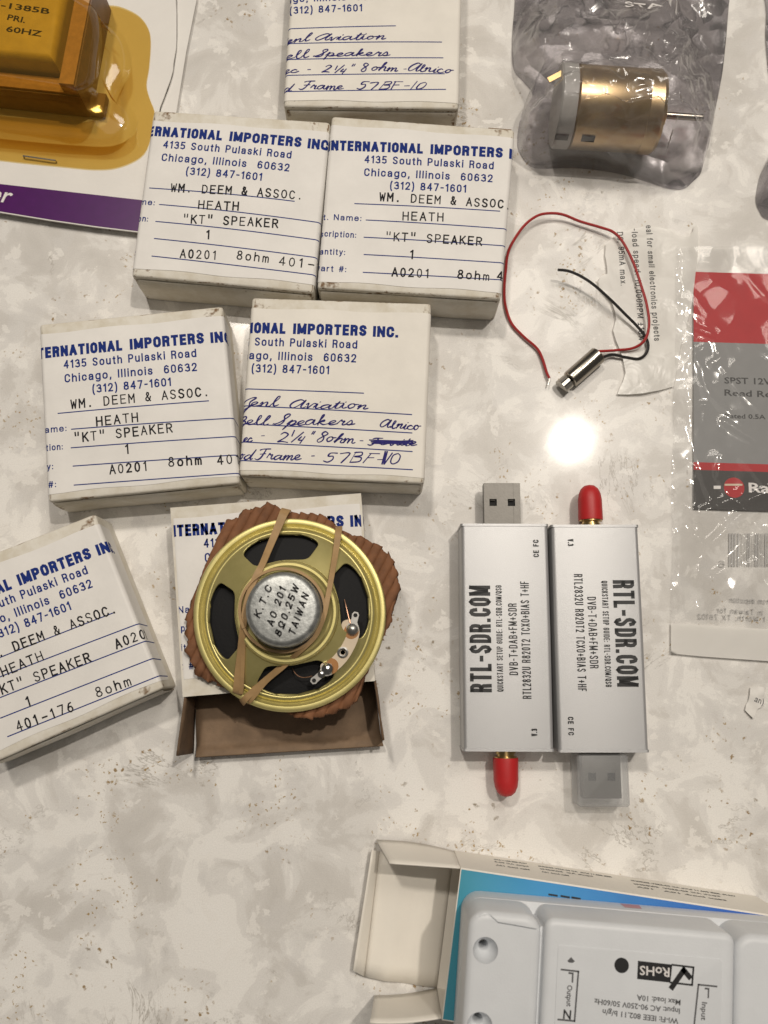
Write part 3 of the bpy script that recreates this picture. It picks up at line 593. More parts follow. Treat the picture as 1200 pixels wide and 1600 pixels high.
# ------------------------------------------------------------------ the counter
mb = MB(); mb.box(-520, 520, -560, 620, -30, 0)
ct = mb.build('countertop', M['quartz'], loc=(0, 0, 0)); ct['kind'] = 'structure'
ct['label'] = 'mottled white and grey polished quartz countertop with brown specks'

# ------------------------------------------------------------------ small white speaker boxes
BH = 17.0
class Quad:
    def __init__(s, px, z):
        s.P = [U2(p, z) for p in px]; a, b, c, d = s.P      # TL TR BR BL
        s.w = ((b - a).length + (c - d).length) / 2; s.h = ((d - a).length + (c - b).length) / 2
        s.c = (a + b + c + d) / 4
    def xy(s, u, t):
        a, b, c, d = s.P; x, y = u / s.w, t / s.h
        return (a * (1 - x) + b * x) * (1 - y) + (d * (1 - x) + c * x) * y
    def st(s, p):
        u, t = s.w / 2, s.h / 2
        for _ in range(12):
            q = s.xy(u, t); e = .01
            du = (s.xy(u + e, t) - q) / e; dt = (s.xy(u, t + e) - q) / e; r = p - q
            det = du.x * dt.y - du.y * dt.x
            u += (r.x * dt.y - r.y * dt.x) / det; t += (du.x * r.y - du.y * r.x) / det
        return Vector((u, t))
    def px(s, p, z=BH): return s.st(U2(p, z))

RC = 1.25     # edge radius of the wrapped sides
def wrap_fn(q, H, off, bulge):
    def f(u, t):
        """label coordinate (u to the right, t down) -> point on the box skin, 'off' above it"""
        w = q.w
        if u < RC: side, ex = -1, RC - u
        elif u > w - RC: side, ex = 1, u - (w - RC)
        else: side, ex = 0, 0
        if side == 0: uu, z = u, H + off
        else:
            a = ex / RC
            if a <= math.pi / 2:
                dx = (RC + off) * math.sin(a); z = H - RC + (RC + off) * math.cos(a)
            else: dx = RC + off; z = H - RC - (ex - RC * math.pi / 2)
            uu = (RC - dx) if side < 0 else (w - RC + dx)
        p = q.xy(uu, t)
        k = max(0, math.sin(math.pi * min(max(uu / w, 0), 1))) * max(0, math.sin(math.pi * min(max(t / q.h, 0), 1)))
        return Vector((p.x, p.y, z + bulge * k))
    return f
def cut_cols(vs, fs, cuts):
    bm = bmesh.new(); bv = [bm.verts.new((v[0], v[1], 0)) for v in vs]
    for f in fs:
        try: bm.faces.new([bv[i] for i in f])
        except ValueError: pass
    xs = [v[0] for v in vs]
    for c in cuts:
        if min(xs) < c < max(xs):
            bmesh.ops.bisect_plane(bm, geom=bm.verts[:] + bm.edges[:] + bm.faces[:], plane_co=(c, 0, 0), plane_no=(1, 0, 0))
    bm.verts.index_update()
    o = ([(v.co.x, v.co.y) for v in bm.verts], [tuple(v.index for v in f.verts) for f in bm.faces]); bm.free(); return o

def box_body(q, H, bulge, parent, seed, open_s=False):
    """closed carton: rounded tube with bevelled ends; rubbed brown along its edges"""
    rnd = random.Random(seed); w, h = q.w, q.h; be = .7
    def ring(t, ins):
        pts = []; n = 5
        x0, x1, z0, z1 = ins, w - ins, .15 + ins * .5, H - ins; r = RC - ins * .4
        nb = 12
        for k in range(nb + 1): pts.append((x0 + (x1 - x0) * k / nb, z0))
        for k in range(4): pts.append((x1, z0 + (z1 - r - z0) * (k + 1) / 5))
        for k in range(n + 1): a = k / n * math.pi / 2; pts.append((x1 - r + r * math.cos(a), z1 - r + r * math.sin(a)))
        nt_ = 14
        for k in range(1, nt_): pts.append((x1 - r - (x1 - x0 - 2 * r) * k / nt_, z1))
        for k in range(n + 1): a = math.pi / 2 + k / n * math.pi / 2; pts.append((x0 + r + r * math.cos(a), z1 - r + r * math.sin(a)))
        for k in range(4): pts.append((x0, z1 - r - (z1 - r - z0) * (k + 1) / 5))
        out = []
        for x, z in pts:
            p = q.xy(x, t); k = max(0, math.sin(math.pi * x / w)) * math.sin(math.pi * min(max(t / h, 0), 1))
            out.append(Vector((p.x, p.y, z + (bulge * k if z > H * .8 else 0))))
        return out
    ts = [(0, be), (be * .3, be * .3), (be, 0)] + [(be + (h - 2 * be) * k / 22, 0) for k in range(1, 22)] + [(h - be, 0), (h - be * .3, be * .3), (h, be)]
    rings = [ring(t, i) for t, i in ts]
    mb = MB(); mb.rings(rings, True, True, 0)
    wear = []; k = len(rings[0])
    for ri, (t, i) in enumerate(ts):
        for j in range(k):
            p = rings[ri][j]; e = 0.0
            top = p.z > H - 2.2
            end = min(t, h - t)
            corner = (13 + 3 <= j <= 13 + 10) or (j >= k - 11)
            if end < .5: e = rnd.uniform(.05, .62) if top else rnd.uniform(.1, .5)
            elif corner and top: e = rnd.uniform(-.05, .42) * (1.5 if end < 5 else 1)
            elif end < 3: e = rnd.uniform(-.1, .25)
            else: e = rnd.uniform(-.1, .08)
            wear.append(e)
    return mb.build('carton', [M['board']], parent, wear=wear, sharp=50)

def end_flap(q, H, parent, seed):
    rnd = random.Random(seed); mb = MB(); w, h = q.w, q.h; n = 16; wear = []
    rows = []
    for (dt, z) in ((.15, .4), (.55, .4), (.75, H * .5), (.62, H - 2.6), (.2, H - 1.9)):
        rows.append([(lambda p: Vector((p.x, p.y, z)))(q.xy(.9 + (w - 1.8) * k / n, h + dt * (1 + .25 * math.sin(k * .5 + seed)))) for k in range(n + 1)])
    for r in rows:
        for i in range(n + 1): wear.append(rnd.uniform(.1, .7) if i in (0, n) else (rnd.uniform(-.1, .35) if r in (rows[0], rows[4], rows[3]) else rnd.uniform(-.2, .1)))
    mb.rings(rows, False, False, 0)
    return mb.build('end_flap', [M['board']], parent, wear=wear, sharp=60)

zC = zpx((480, 160), 1200 / 340)
QC_PX = [zC(135, 75), zC(1145, 150), zC(1068, 1085), zC(55, 1022)]
qC = Quad(QC_PX, BH)
PRINT = [   # the printed form, read off one box: (text, start, end, cap height, boldness)
 ('INTERNATIONAL', (110, 266), (638, 288), 3.75, .028), ('IMPORTERS', (678, 290), (1078, 308), 3.75, .028), ('INC.', (1112, 312), (1250, 319), 3.75, .028),
 ('4135 South Pulaski Road', (315, 340), (1027, 374), 2.85, .008), ('Chicago, Illinois  60632', (313, 414), (1021, 447), 2.85, .008), ('(312) 847-1601', (455, 490), (875, 508), 2.85, .008)]
FIELDS = [('Cust. Name:', (-12, 654), (297, 670), 2.15, .012), ('Description:', (14, 750), (268, 764), 2.15, .012), ('Quantity:', (12, 852), (207, 861), 2.15, .012), ('Part #:', (42, 949), (213, 957), 2.15, .012)]
RULES = [((262, 570), (1060, 609)), ((325, 663), (1318, 722)), ((313, 760), (1318, 818)), ((313, 857), (1318, 915)), ((308, 957), (1318, 1010))]

def make_label(q, H, parent, anchors, typed_lines, hand_lines, t0, t1, bulge, paper, fields=True, rules=True, rule_px=None, smear=None):
    """paper label wrapped over the carton, with its print, typing or handwriting"""
    a0, a1 = qC.px(zC(*anchors[0][0])), qC.px(zC(*anchors[1][0]))
    b0, b1 = q.px(anchors[0][1], H), q.px(anchors[1][1], H)
    ang = math.atan2((b1 - b0).y, (b1 - b0).x) - math.atan2((a1 - a0).y, (a1 - a0).x)
    sc = (b1 - b0).length / (a1 - a0).length; ca, sa = math.cos(ang) * sc, math.sin(ang) * sc
    def X(p):
        d = qC.px(zC(*p)) - a0
        return b0 + Vector((ca * d.x - sa * d.y, (sa * d.x + ca * d.y) * (1 if d.y < 2 else .975)))
    mb = MB(); w = q.w
    cuts = []
    for k in range(7):
        a = k / 6 * math.pi / 2; cuts += [RC - RC * a, w - RC + RC * a]
    fpap = wrap_fn(q, H, .14, bulge)
    side = 9.0
    cols = sorted(set([round(c, 4) for c in cuts] + [RC - RC * math.pi / 2 - side, w - RC + RC * math.pi / 2 + side] + [RC + (w - 2 * RC) * k / 14 for k in range(15)]))
    nr = 14; rows = [[fpap(c, t0 + (t1 - t0) * r / nr + .25 * math.sin(c * .21 + r)* (1 if r in (0, nr) else 0)) for c in cols] for r in range(nr + 1)]
    mb.rings(rows, False, False, 0)
    finks = [None] + [wrap_fn(q, H, .17 + .012 * k, bulge) for k in range(4)]
    flip = lambda pl: ([(v[0], v[1]) for v in pl[0]], pl[1])
    # label coordinates run downwards, so text is laid out in (u, -t)
    def T(v): return Vector((v.x, -v.y))
    def ink(pl, mi):
        vs, fs = cut_cols([(v[0], -v[1]) for v in pl[0]], pl[1], cuts)
        lo, hi = RC - RC * math.pi / 2 - side, w - RC + RC * math.pi / 2 + side
        fs = [f for f in fs if lo < sum(vs[i][0] for i in f) / len(f) < hi and t0 < sum(vs[i][1] for i in f) / len(f) < t1]
        f_ = finks[mi]; mb.add([f_(min(max(v[0], lo), hi), v[1]) for v in vs], fs, mi)
    for s, p, e, cap, b in PRINT + (FIELDS if fields else []):
        if b > .02:
            for pl in grotesque(s, T(X(p)), T(X(e)), cap, .94, .11): ink(pl, 1)
        else:
            for pl in grotesque(s, T(X(p)), T(X(e)), cap, .46 if cap > 2.5 else .34, .18): ink(pl, 1)
    if rules:
        for p, e in RULES:
            a, b = T(X(p)), T(X(e)); n = 26
            ink(stroke2d([a + (b - a) * k / n for k in range(n + 1)], .34), 1)
    for s, p, e in typed_lines:
        n = None
        for pl in typed(s, T(q.px(p, H)), T(q.px(e, H)), 2.75, .46): ink(pl, 2)
    for it in hand_lines:
        s, p, e, xh = it[:4]
        for pl in handwritten(s, T(q.px(p, H)), T(q.px(e, H)), xh, it[4] if len(it) > 4 else .46): ink(pl, 3)
    o = mb.build('label', [paper, M['blue_ink'], M['type_ink'], M['violet_ink']], parent, normals=False, sharp=60)
    return o

GRP = 'small white speaker boxes with blue printed labels'
zA = zpx((430, 0), 1200 / 290); zB = zpx((190, 160), 1200 / 330); zD = zpx((40, 450), 1200 / 350); zE = zpx((360, 450), 1200 / 340)
zE2 = zpx((380, 600), 4.0); zF = zpx((0, 780), 3.72); zG = zpx((250, 750), 3.0); zA2 = zpx((420, 0), 3.75)
I1, I2 = (678, 291), (1112, 313)
BOXES = [
 dict(lab='handwritten white speaker box cut off by the top edge of the photo', px=[(459, -88), (722, -82), (716.5, 170), (443, 166)],
      anc=[((455, 490), zA2(122, 85)), ((875, 508), zA2(548, 74))], paper='label_cream', fields=False, typed=[], t0=3.4, cut=2.7, bulge=.5,
      hand=[('J', zA(30, 285), zA(66, 285), 1.3), ('enl', zA(60, 283), zA(222, 265), 1.30), ('Aviation', zA(250, 268), zA(712, 262), 1.30), ('ell', zA(58, 385), zA(210, 377), 1.35), ('Speakers', zA(262, 370), zA(735, 368), 1.30),
            ('ec', zA(50, 478), zA(150, 470), 1.2), ('-', zA(205, 468), zA(232, 468), 1.2), ("2", zA(300, 472), zA(355, 470), 1.45), ("'/4", zA(372, 478), zA(452, 476), 1.3), ('"', zA(470, 468), zA(510, 466), 1.4),
            ('8', zA(552, 472), zA(600, 470), 1.45), ('ohm', zA(615, 462), zA(790, 468), 1.35), ('-', zA(825, 465), zA(850, 465), 1.1), ('Alnico', zA(852, 462), zA(1135, 475), 1.35),
            ('d', zA(42, 592), zA(100, 590), 1.35), ('Frame', zA(160, 580), zA(445, 582), 1.30), ('57Bf-10', zA(525, 580), zA(960, 580), 1.45)]),
 dict(lab='typed white speaker box touching the purple blister card, left of another typed box', px=[zB(182, 45), zB(1185, 112), zB(1090, 1080), zB(55, 985)],
      anc=[(I1, zB(612, 228)), (I2, zB(1055, 266))], paper='label', t0=3.8, cut=3.4, bulge=1.1,
      typed=[('WM. DEEM & ASSOC.', zB(283, 513), zB(1027, 556)), ('HEATH', zB(440, 612), zB(665, 623)), ('"KT" SPEAKER', zB(352, 690), zB(887, 717)), ('1', zB(480, 780), zB(512, 781)),
             ('A0201', zB(335, 885), zB(545, 896)), ('8ohm', zB(655, 893), zB(833, 913)), ('401-176', zB(895, 925), zB(1255, 962))], hand=[]),
 dict(lab='typed white speaker box with the red wire loop at its right side', px=QC_PX, anc=[(I1, zC(*I1)), (I2, zC(*I2))], paper='label', t0=3.2, cut=2.8, bulge=.6,
      typed=[('WM. DEEM & ASSOC.', zC(400, 547), zC(1122, 586)), ('HEATH', zC(527, 653), zC(748, 659)), ('"KT" SPEAKER', zC(432, 765), zC(960, 791)), ('1', zC(562, 864), zC(594, 866)),
             ('A0201', zC(468, 960), zC(677, 968)), ('8ohm', zC(828, 970), zC(1000, 983)), ('401-176', zC(1047, 978), zC(1370, 995))], hand=[]),
 dict(lab='typed white speaker box tilted anticlockwise, left of the handwritten box with the crossed-out word', px=[zD(72, 195), zD(1055, 97), zD(1145, 1045), zD(120, 1145)],
      anc=[(I1, zD(562, 336)), (I2, zD(993, 299))], paper='label', t0=3.4, cut=3.0, bulge=.7,
      typed=[('WM. DEEM & ASSOC.', zD(248, 648), zD(985, 578)), ('HEATH', zD(385, 740), zD(605, 719)), ('"KT" SPEAKER', zD(265, 828), zD(788, 774)), ('1', zD(535, 891), zD(567, 888)),
             ('A0201', zD(455, 997), zD(660, 977)), ('8ohm', zD(768, 957), zD(942, 945)), ('401-176', zD(1030, 947), zD(1350, 920))], hand=[]),
 dict(lab='white speaker box with handwritten blue ink and one crossed-out word, above the speaker', px=[zE(118, 52), zE(1108, 85), zE(1068, 1078), zE(48, 1032)],
      anc=[(I1, zE(345, 258)), (I2, zE(785, 273))], paper='label_cream', fields=False, t0=3.6, cut=2.3, bulge=.5, typed=[],
      hand=[('J', zE2(-22, 150), zE2(48, 150), 1.55), ('B', zE2(-45, 262), zE2(18, 260), 1.5), ('o', zE2(-25, 468), zE2(4, 470), 1.5), ('enl', zE2(40, 140), zE2(215, 140), 1.55), ('Aviation', zE2(285, 150), zE2(775, 160), 1.45), ('ell', zE2(15, 255), zE2(150, 258), 1.6), ('Speakers', zE2(200, 258), zE2(690, 258), 1.5), ('Alnico', zE2(850, 272), zE2(1100, 288), 1.35),
            ('ec', zE2(0, 362), zE2(55, 362), 1.3), ('-', zE2(105, 345), zE2(135, 345), 1.3), ('2', zE2(215, 362), zE2(285, 364), 1.8), ("'/4", zE2(285, 365), zE2(375, 366), 1.6), ('"', zE2(395, 360), zE2(430, 362), 1.7),
            ('8', zE2(455, 365), zE2(510, 367), 1.7), ('ohm', zE2(512, 362), zE2(700, 375), 1.5), ('-', zE2(718, 375), zE2(745, 378), 1.2), ('Ferrite', zE2(785, 380), zE2(1080, 388), 1.2),
            ('d', zE2(0, 470), zE2(55, 470), 1.6), ('Frame', zE2(80, 470), zE2(365, 474), 1.5), ('-', zE2(420, 470), zE2(445, 470), 1.2), ('57Bf-10', zE2(500, 490), zE2(985, 502), 1.75)]),
 dict(lab='typed white speaker box turned furthest anticlockwise, at the left edge of the photo', px=[(-132, 913), zF(550, 85), zF(950, 1098), (-20, 1196)],
      anc=[(I1, zF(121, 507)), (I2, zF(576, 332))], paper='label', fields=False, t0=3.6, cut=3.2, bulge=.8,
      typed=[('WM. DEEM & ASSOC.', zF(-92, 955), zF(682, 655)), ('HEATH', zF(25, 1030), zF(260, 933)), ('"KT" SPEAKER', zF(-30, 1150), zF(532, 942)), ('A0201', zF(682, 868), zF(895, 788)),
             ('1', zF(160, 1206), zF(196, 1194)), ('401-176', zF(108, 1348), zF(432, 1228)), ('8ohm', zF(567, 1150), zF(765, 1080))], hand=[]),
]
for i, b in enumerate(BOXES):
    q = Quad(b['px'], BH)
    root = thing('speaker_box', b['lab'], 'box', (q.c.x, q.c.y, 0), GRP)
    box_body(q, BH, b['bulge'], root, 11 + i)
    end_flap(q, BH, root, 31 + i)
    make_label(q, BH, root, b['anc'], b['typed'], b['hand'], b['t0'], q.h - b['cut'] * .82, b['bulge'], M[b['paper']], fields=b.get('fields', True))
    if i == 2:      # a kraft inner flap shows behind the far right corner
        mb = MB(); a, b2 = q.xy(q.w - 8.5, -.2), q.xy(q.w - .8, -.2); n_ = (q.xy(0, -1) - q.xy(0, 0)).normalized()
        lo = lambda p, z: Vector((p.x, p.y, z))
        mb.hexa([lo(a, 3), lo(b2, 3), lo(b2 + n_ * .5, 3), lo(a + n_ * .5, 3)], [lo(a + n_ * .9, BH - 2.5), lo(b2 + n_ * .9, BH - 2.5), lo(b2 + n_ * 1.5, BH - 2.6), lo(a + n_ * 1.5, BH - 2.6)])
        mb.build('dust_flap', M['kraft'], root)
    if i == 4:      # the crossing-out over the word, and the corrected digit
        lab = [o for o in root.children if o.name.startswith('label')][0]
        mb = MB(); f = wrap_fn(q, BH, .22, b['bulge'])
        sets = [[(790, 352), (1060, 362), (800, 362), (1060, 372), (805, 372), (1040, 356), (880, 376)]]
        for st in sets:
            pts = [q.px(zE2(*p)) for p in st]; pts = [(p.x, p.y) for p in smooth_path([(p.x, p.y, 0) for p in pts], 5)]
            vs, fs = stroke2d(pts, .38); mb.add([f(v[0], v[1]) for v in vs], fs, 0)
        for st in ([(868, 500), (888, 425), (880, 500), (900, 425)],):
            pts = [q.px(zE2(*p)) for p in st]
            vs, fs = stroke2d(pts, .5); mb.add([f(v[0], v[1]) for v in vs], fs, 0)
        o = mb.build('pen_strike', M['violet_ink'], lab, normals=False)

# ------------------------------------------------------------------ opened speaker box under the loudspeaker
GPX = [zG(48, 130), zG(942, 62), (586, 1064), (285.5, 1089)]
qG = Quad(GPX, BH)
rootG = thing('speaker_box', 'opened white speaker box under the loudspeaker, its brown end flaps folded out', 'box', (qG.c.x, qG.c.y, 0), GRP)
mb = MB(); th = .5
def gp(u, t, z): p = qG.xy(u, t); return Vector((p.x, p.y, z))
w, h = qG.w, qG.h; n = 16
def gpanel(pa, pb, pc, pd, nrm_out):
    """a thin board: white outside, kraft inside and on its cut edges"""
    o = [pa, pb, pc, pd]; i_ = [p - nrm_out * th for p in o]
    mb.add(o, [(0, 1, 2, 3)], 0); mb.add(i_, [(3, 2, 1, 0)], 1)
    for k in range(4): mb.quad(o[k], i_[k], i_[(k + 1) % 4], o[(k + 1) % 4], 1)
gx = (gp(w, 0, 0) - gp(0, 0, 0)).normalized(); gy = (gp(0, h, 0) - gp(0, 0, 0)).normalized(); gz = Vector((0, 0, 1))
gpanel(gp(0, 0, BH), gp(w, 0, BH), gp(w, h, BH), gp(0, h, BH), gz)
gpanel(gp(0, 0, th), gp(w, 0, th), gp(w, h, th), gp(0, h, th), -gz * -1)
gpanel(gp(0, 0, .2), gp(0, 0, BH - .01), gp(0, h, BH - .01), gp(0, h, .2), -gx)
gpanel(gp(w, 0, .2), gp(w, 0, BH - .01), gp(w, h, BH - .01), gp(w, h, .2), gx)
gpanel(gp(.01, .01, .2), gp(w - .01, .01, .2), gp(w - .01, .01, BH - .01), gp(.01, .01, BH - .01), -gy)
mb.build('carton', [M['board'], M['kraft']], rootG, normals=False)
make_label(qG, BH, rootG, [((172, 272), zG(76, 270)), (I2, zG(893, 222))], [], [], 3.4, h - 5.4, 0, M['label'])
mb = MB()   # bottom tuck flap lying on the counter, its lip turned up
za, zb = gp(.6, h + .2, .3), gp(w - .6, h + .2, .3)
fr = [U(308, 1166, .3), U(594, 1146, .3)]; lp = [U(306, 1184, 4.2), U(599, 1166, 4.2)]
rows = []
nn = 18
for (a, b, zz) in ((za, zb, 0), (za.lerp(fr[0], .5), zb.lerp(fr[1], .5), .8), (za.lerp(fr[0], .93), zb.lerp(fr[1], .93), .25), (fr[0], fr[1], .5), (fr[0].lerp(lp[0], .35), fr[1].lerp(lp[1], .35), .3), (lp[0], lp[1], 0)):
    rows.append([a.lerp(b, k / nn) + Vector((0, 0, zz + .25 * math.sin(k * 1.3) * (zz > 0))) for k in range(nn + 1)])
mb.rings(rows, False, False, 0)
o = mb.build('tuck_flap', [M['kraft']], rootG, normals=False)
sm = o.modifiers.new('thick', 'SOLIDIFY'); sm.thickness = .0005; sm.offset = -1
for (t0_, t1_, b1_) in (((285.5, 1089), (275, 1181), (300, 1177)), ((586, 1064), (598, 1157), (597, 1156))):
    mb = MB()
    left = t0_[0] < 400
    ta = gp(.3 if left else w - .3, h + .1, BH - .4); ba = gp(.3 if left else w - .3, h + .1, .4)
    te = U(*t1_, BH - 1.5); bb = U(*b1_, .6)
    if not left: te = Vector((ba.x + (te.x - ba.x), te.y, te.z))
    rows = []
    for k in range(9):
        x = k / 8; a = ta.lerp(te, x); b_ = ba.lerp(bb, x)
        rows.append([a.lerp(b_, j / 6) + gx * (.5 * math.sin(x * 5) * math.sin(j)) * .5 for j in range(7)])
    mb.rings(rows, False, False, 0)
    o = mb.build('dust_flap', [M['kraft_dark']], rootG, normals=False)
    sm = o.modifiers.new('thick', 'SOLIDIFY'); sm.thickness = .0005

# ------------------------------------------------------------------ corrugated card scrap
CB = [(310, 200), (345, 182), (378, 172), (400, 148), (432, 130), (440, 143), (470, 128), (508, 104), (545, 120), (575, 145), (600, 150), (640, 158), (700, 160), (760, 165), (850, 235), (905, 258), (945, 268), (1010, 300), (1040, 310), (1050, 340), (1078, 345), (1100, 400),
      (1120, 490), (1112, 560), (1085, 650), (1062, 700), (1040, 760), (1000, 840), (965, 920), (930, 1035), (890, 1060), (840, 1082), (740, 1113), (690, 1118), (640, 1112), (600, 1092), (590, 1075), (540, 1078), (500, 1060), (300, 975), (272, 962), (255, 940), (230, 950), (200, 925), (172, 915), (165, 880),
      (135, 830), (122, 790), (130, 750), (122, 690), (130, 640), (150, 600), (170, 540), (200, 480), (220, 400), (245, 330)]
ZB = 18.9
cpts = [U2(zG(*p), ZB) for p in CB]
cc = sum(cpts, Vector()) / len(cpts)
def torn(pts, amp, n):
    out = []
    for i, p in enumerate(pts):
        q_ = pts[(i + 1) % len(pts)]
        for k in range(n): t = p.lerp(q_, k / n); out.append(t + Vector((random.uniform(-amp, amp), random.uniform(-amp, amp), 0)) * (.6 if k else 1))
    return out
bm = bmesh.new()
bv = [bm.verts.new((p.x, p.y, 0)) for p in torn(cpts, .32, 5)]; bm.faces.new(bv)
fd = Vector((math.cos(R(66)), math.sin(R(66)), 0)); pn = Vector((fd.y, -fd.x, 0))
k = -45.0
while k < 45:
    bmesh.ops.bisect_plane(bm, geom=bm.verts[:] + bm.edges[:] + bm.faces[:], plane_co=cc + pn * k, plane_no=pn); k += .45
k = -45.0
while k < 45:
    bmesh.ops.bisect_plane(bm, geom=bm.verts[:] + bm.edges[:] + bm.faces[:], plane_co=cc + fd * k, plane_no=fd); k += 3.0
PITCH = 2.7
for v in bm.verts:
    s = v.co.x * pn.x + v.co.y * pn.y; l = v.co.x * fd.x + v.co.y * fd.y
    v.co.z = ZB + .42 * math.sin(2 * math.pi * (s + .5 * math.sin(l * .15)) / PITCH) + .35 * noise.noise((v.co.x * .25, v.co.y * .25, 0)) - .35
bm.verts.index_update()
mb = MB(); mb.add([v.co.copy() for v in bm.verts], [tuple(v.index for v in f.verts) for f in bm.faces]); bm.free()
o = mb.build('corrugated_card', M['corrugated'], loc=(cc.x, cc.y, BH), sharp=180)
sm = o.modifiers.new('thick', 'SOLIDIFY'); sm.thickness = .0012; sm.offset = -1
tag(o, 'torn piece of reddish brown corrugated card between the loudspeaker and the opened box', 'cardboard')

# ------------------------------------------------------------------ loudspeaker, lying face down
Z0 = 19.8
sc_ = U2(zG(607, 626), 22.5); SC = Vector((sc_.x, sc_.y, 0))
RIM = (U2(zG(1060, 626), 22.5) - U2(zG(155, 626), 22.5)).length / 2
kS = RIM / 28.8
spk = thing('loudspeaker', 'small round loudspeaker lying face down, brass coloured frame and silver magnet cap', 'loudspeaker', (SC.x, SC.y, Z0))
mb = MB(); NA = 160
def pol(r, a, z): return Vector((SC.x + r * kS * math.cos(a), SC.y + r * kS * math.sin(a), z))
outer = [(28.6, 19.9), (28.8, 20.6), (28.8, 21.9), (28.5, 22.4), (27.9, 22.6), (27.2, 22.5), (26.7, 21.8), (26.3, 21.5), (25.9, 21.7), (25.4, 22.8), (24.9, 23.3), (24.3, 23.5)]
R_O, R_I = 24.3, 15.2
inner = [(15.2, 28.9), (15.0, 29.6), (14.7, 30.3), (14.3, 30.6), (13.6, 30.6), (13.1, 30.2), (12.6, 30.0), (10.0, 30.0)]
mb.rings([[pol(r, 2 * math.pi * j / NA, z) for j in range(NA)] for r, z in outer], True, False)
mb.rings([[pol(r, 2 * math.pi * j / NA, z) for j in range(NA)] for r, z in inner], True, False)
slots = [R(11), R(98), R(187), R(277)]; HALF = [R(31), R(31), R(31), R(31)]
def zr(r): x = (R_O - r) / (R_O - R_I); return 23.5 + 5.4 * x ** .85
qs = [.5 - .5 * math.cos(math.pi * k / 26) for k in range(27)]
for k in range(4):
    a0, a1 = slots[k], slots[(k + 1) % 4] + (2 * math.pi if k == 3 else 0)
    rows = []
    for qv in qs:
        r = R_I + (R_O - R_I) * qv; x = min(1, abs(2 * qv - 1))
        ph = HALF[k] * (1 - min(1, (x / .96)) ** 5) ** (1 / 2.8) * (1.04 - .14 * (1 - qv)) if x < .96 else 0
        l, u_ = a0 + ph, a1 - ph
        rows.append([pol(r, l + (u_ - l) * j / 40, zr(r)) for j in range(41)])
    mb.rings(rows, False, False)
o = mb.build('frame', M['yellow_zinc'], spk, sharp=30)
sm = o.modifiers.new('thick', 'SOLIDIFY'); sm.thickness = .0007; sm.offset = -1
mb = MB(); mb.rings([[pol(r, 2 * math.pi * j / 64, z) for j in range(64)] for r, z in ((25.2, 20.6), (23, 21.6), (12, 26.6), (9, 27.2), (2, 27.2))], True, False)
mb.build('cone', M['cone'], spk)
mc = U2(zG(574, 604), 39.0); MCR = 10.6
mcx = Vector((SC.x, SC.y, 0)).lerp(Vector((mc.x, mc.y, 0)), .8)
mb = MB(); mb.lathe([(MCR + .5, 30.0), (MCR + .6, 31.2), (MCR, 31.6), (MCR, 37.2), (MCR - .25, 38.2), (MCR - .9, 38.9), (MCR - 1.8, 39.1), (4, 39.05), (.2, 39.0)], (mcx.x, mcx.y, 0), 64)
mag = mb.build('magnet_cap', M['tin'], spk, sharp=40)
mb = MB()
for s, p, e in (('K.T.C', (468, 650), (528, 505)), ('AO 201', (530, 690), (592, 512)), ('8Ω0.25W', (566, 738), (655, 500)), ('TAIWAN', (632, 732), (700, 540))):
    for pl in grotesque(s, U2(zG(*p), 39.1), U2(zG(*e), 39.1), 2.15, .46, .25, .18): put(mb, pl, flat(39.16), 0)
mb.build('lettering', M['black_ink'], mag, normals=False)
# terminal board: curved strip riveted to the frame
mb = MB(); ZT = 27.2
edge = [(862, 660), (905, 655), (932, 690), (932, 735), (905, 800), (865, 860), (800, 915), (765, 912), (752, 870), (775, 848), (822, 802), (850, 745), (848, 690)]
ep = closed_smooth([U2(zG(*p), ZT) for p in edge], 4)
mb.prism([(p.x, p.y) for p in ep], ZT - .9, ZT, 0)
tb = mb.build('terminal_board', [M['phenolic']], spk)
for (cx_, cy_, r0) in ((897, 710, 2.3), (800, 872, 2.4)):
    mb = MB(); c_ = U2(zG(cx_, cy_), ZT); mb.lathe([(r0, ZT - .3), (r0 * .95, ZT + .06), (.1, ZT + .08)], (c_.x, c_.y, 0), 24)
    mb.build('flux_stain', M['flux'], tb)
for (base, tip, shiny) in (((902, 700), (916, 634), False), ((785, 885), (722, 940), True)):
    mb = MB(); a, b_ = U2(zG(*base), ZT + .5), U2(zG(*tip), ZT + .5)
    d = (b_ - a).normalized(); nrm = Vector((-d.y, d.x, 0)); L_ = (b_ - a).length
    out = [(-.3, 1.75), (.5, 1.9), (1.3, 1.5), (2.2, .95), (L_ - .9, .95), (L_ + .2, 1.05), (L_ + 1.0, .55)]
    pts = [a + d * x + nrm * y for x, y in out] + [a + d * x - nrm * y for x, y in out[::-1]]
    mb.prism([(p.x, p.y) for p in pts], ZT + .1, ZT + .45, 0)
    hole = b_ ; mb.lathe([(.62, ZT + .46), (.05, ZT + .47)], (hole.x, hole.y, 0), 16, 1)
    lg = mb.build('solder_lug', [M['lug'], M['dark']], spk)
    mb = MB(); mb.lathe([(1.75, ZT + .4), (1.6, ZT + 1.0), (1.0, ZT + 1.5), (.1, ZT + 1.7)], (a.x, a.y, 0), 24)
    if shiny: mb.lathe([(1.2, ZT + .4), (1.1, ZT + .9), (.6, ZT + 1.2), (.1, ZT + 1.3)], (a.x + d.x * 2.2, a.y + d.y * 2.2, 0), 20)
    mb.build('solder_blob', M['solder'] if shiny else M['lug'], lg)
mb = MB(); c_ = U2(zG(857, 808), ZT); mb.lathe([(1.65, ZT - .1), (1.6, ZT + .4), (1.2, ZT + .55), (.85, ZT + .4), (.8, ZT - .2), (.05, ZT - .2)], (c_.x, c_.y, 0), 28)
mb.lathe([(.75, ZT + .05), (.05, ZT + .05)], (c_.x, c_.y, 0), 6, 1)
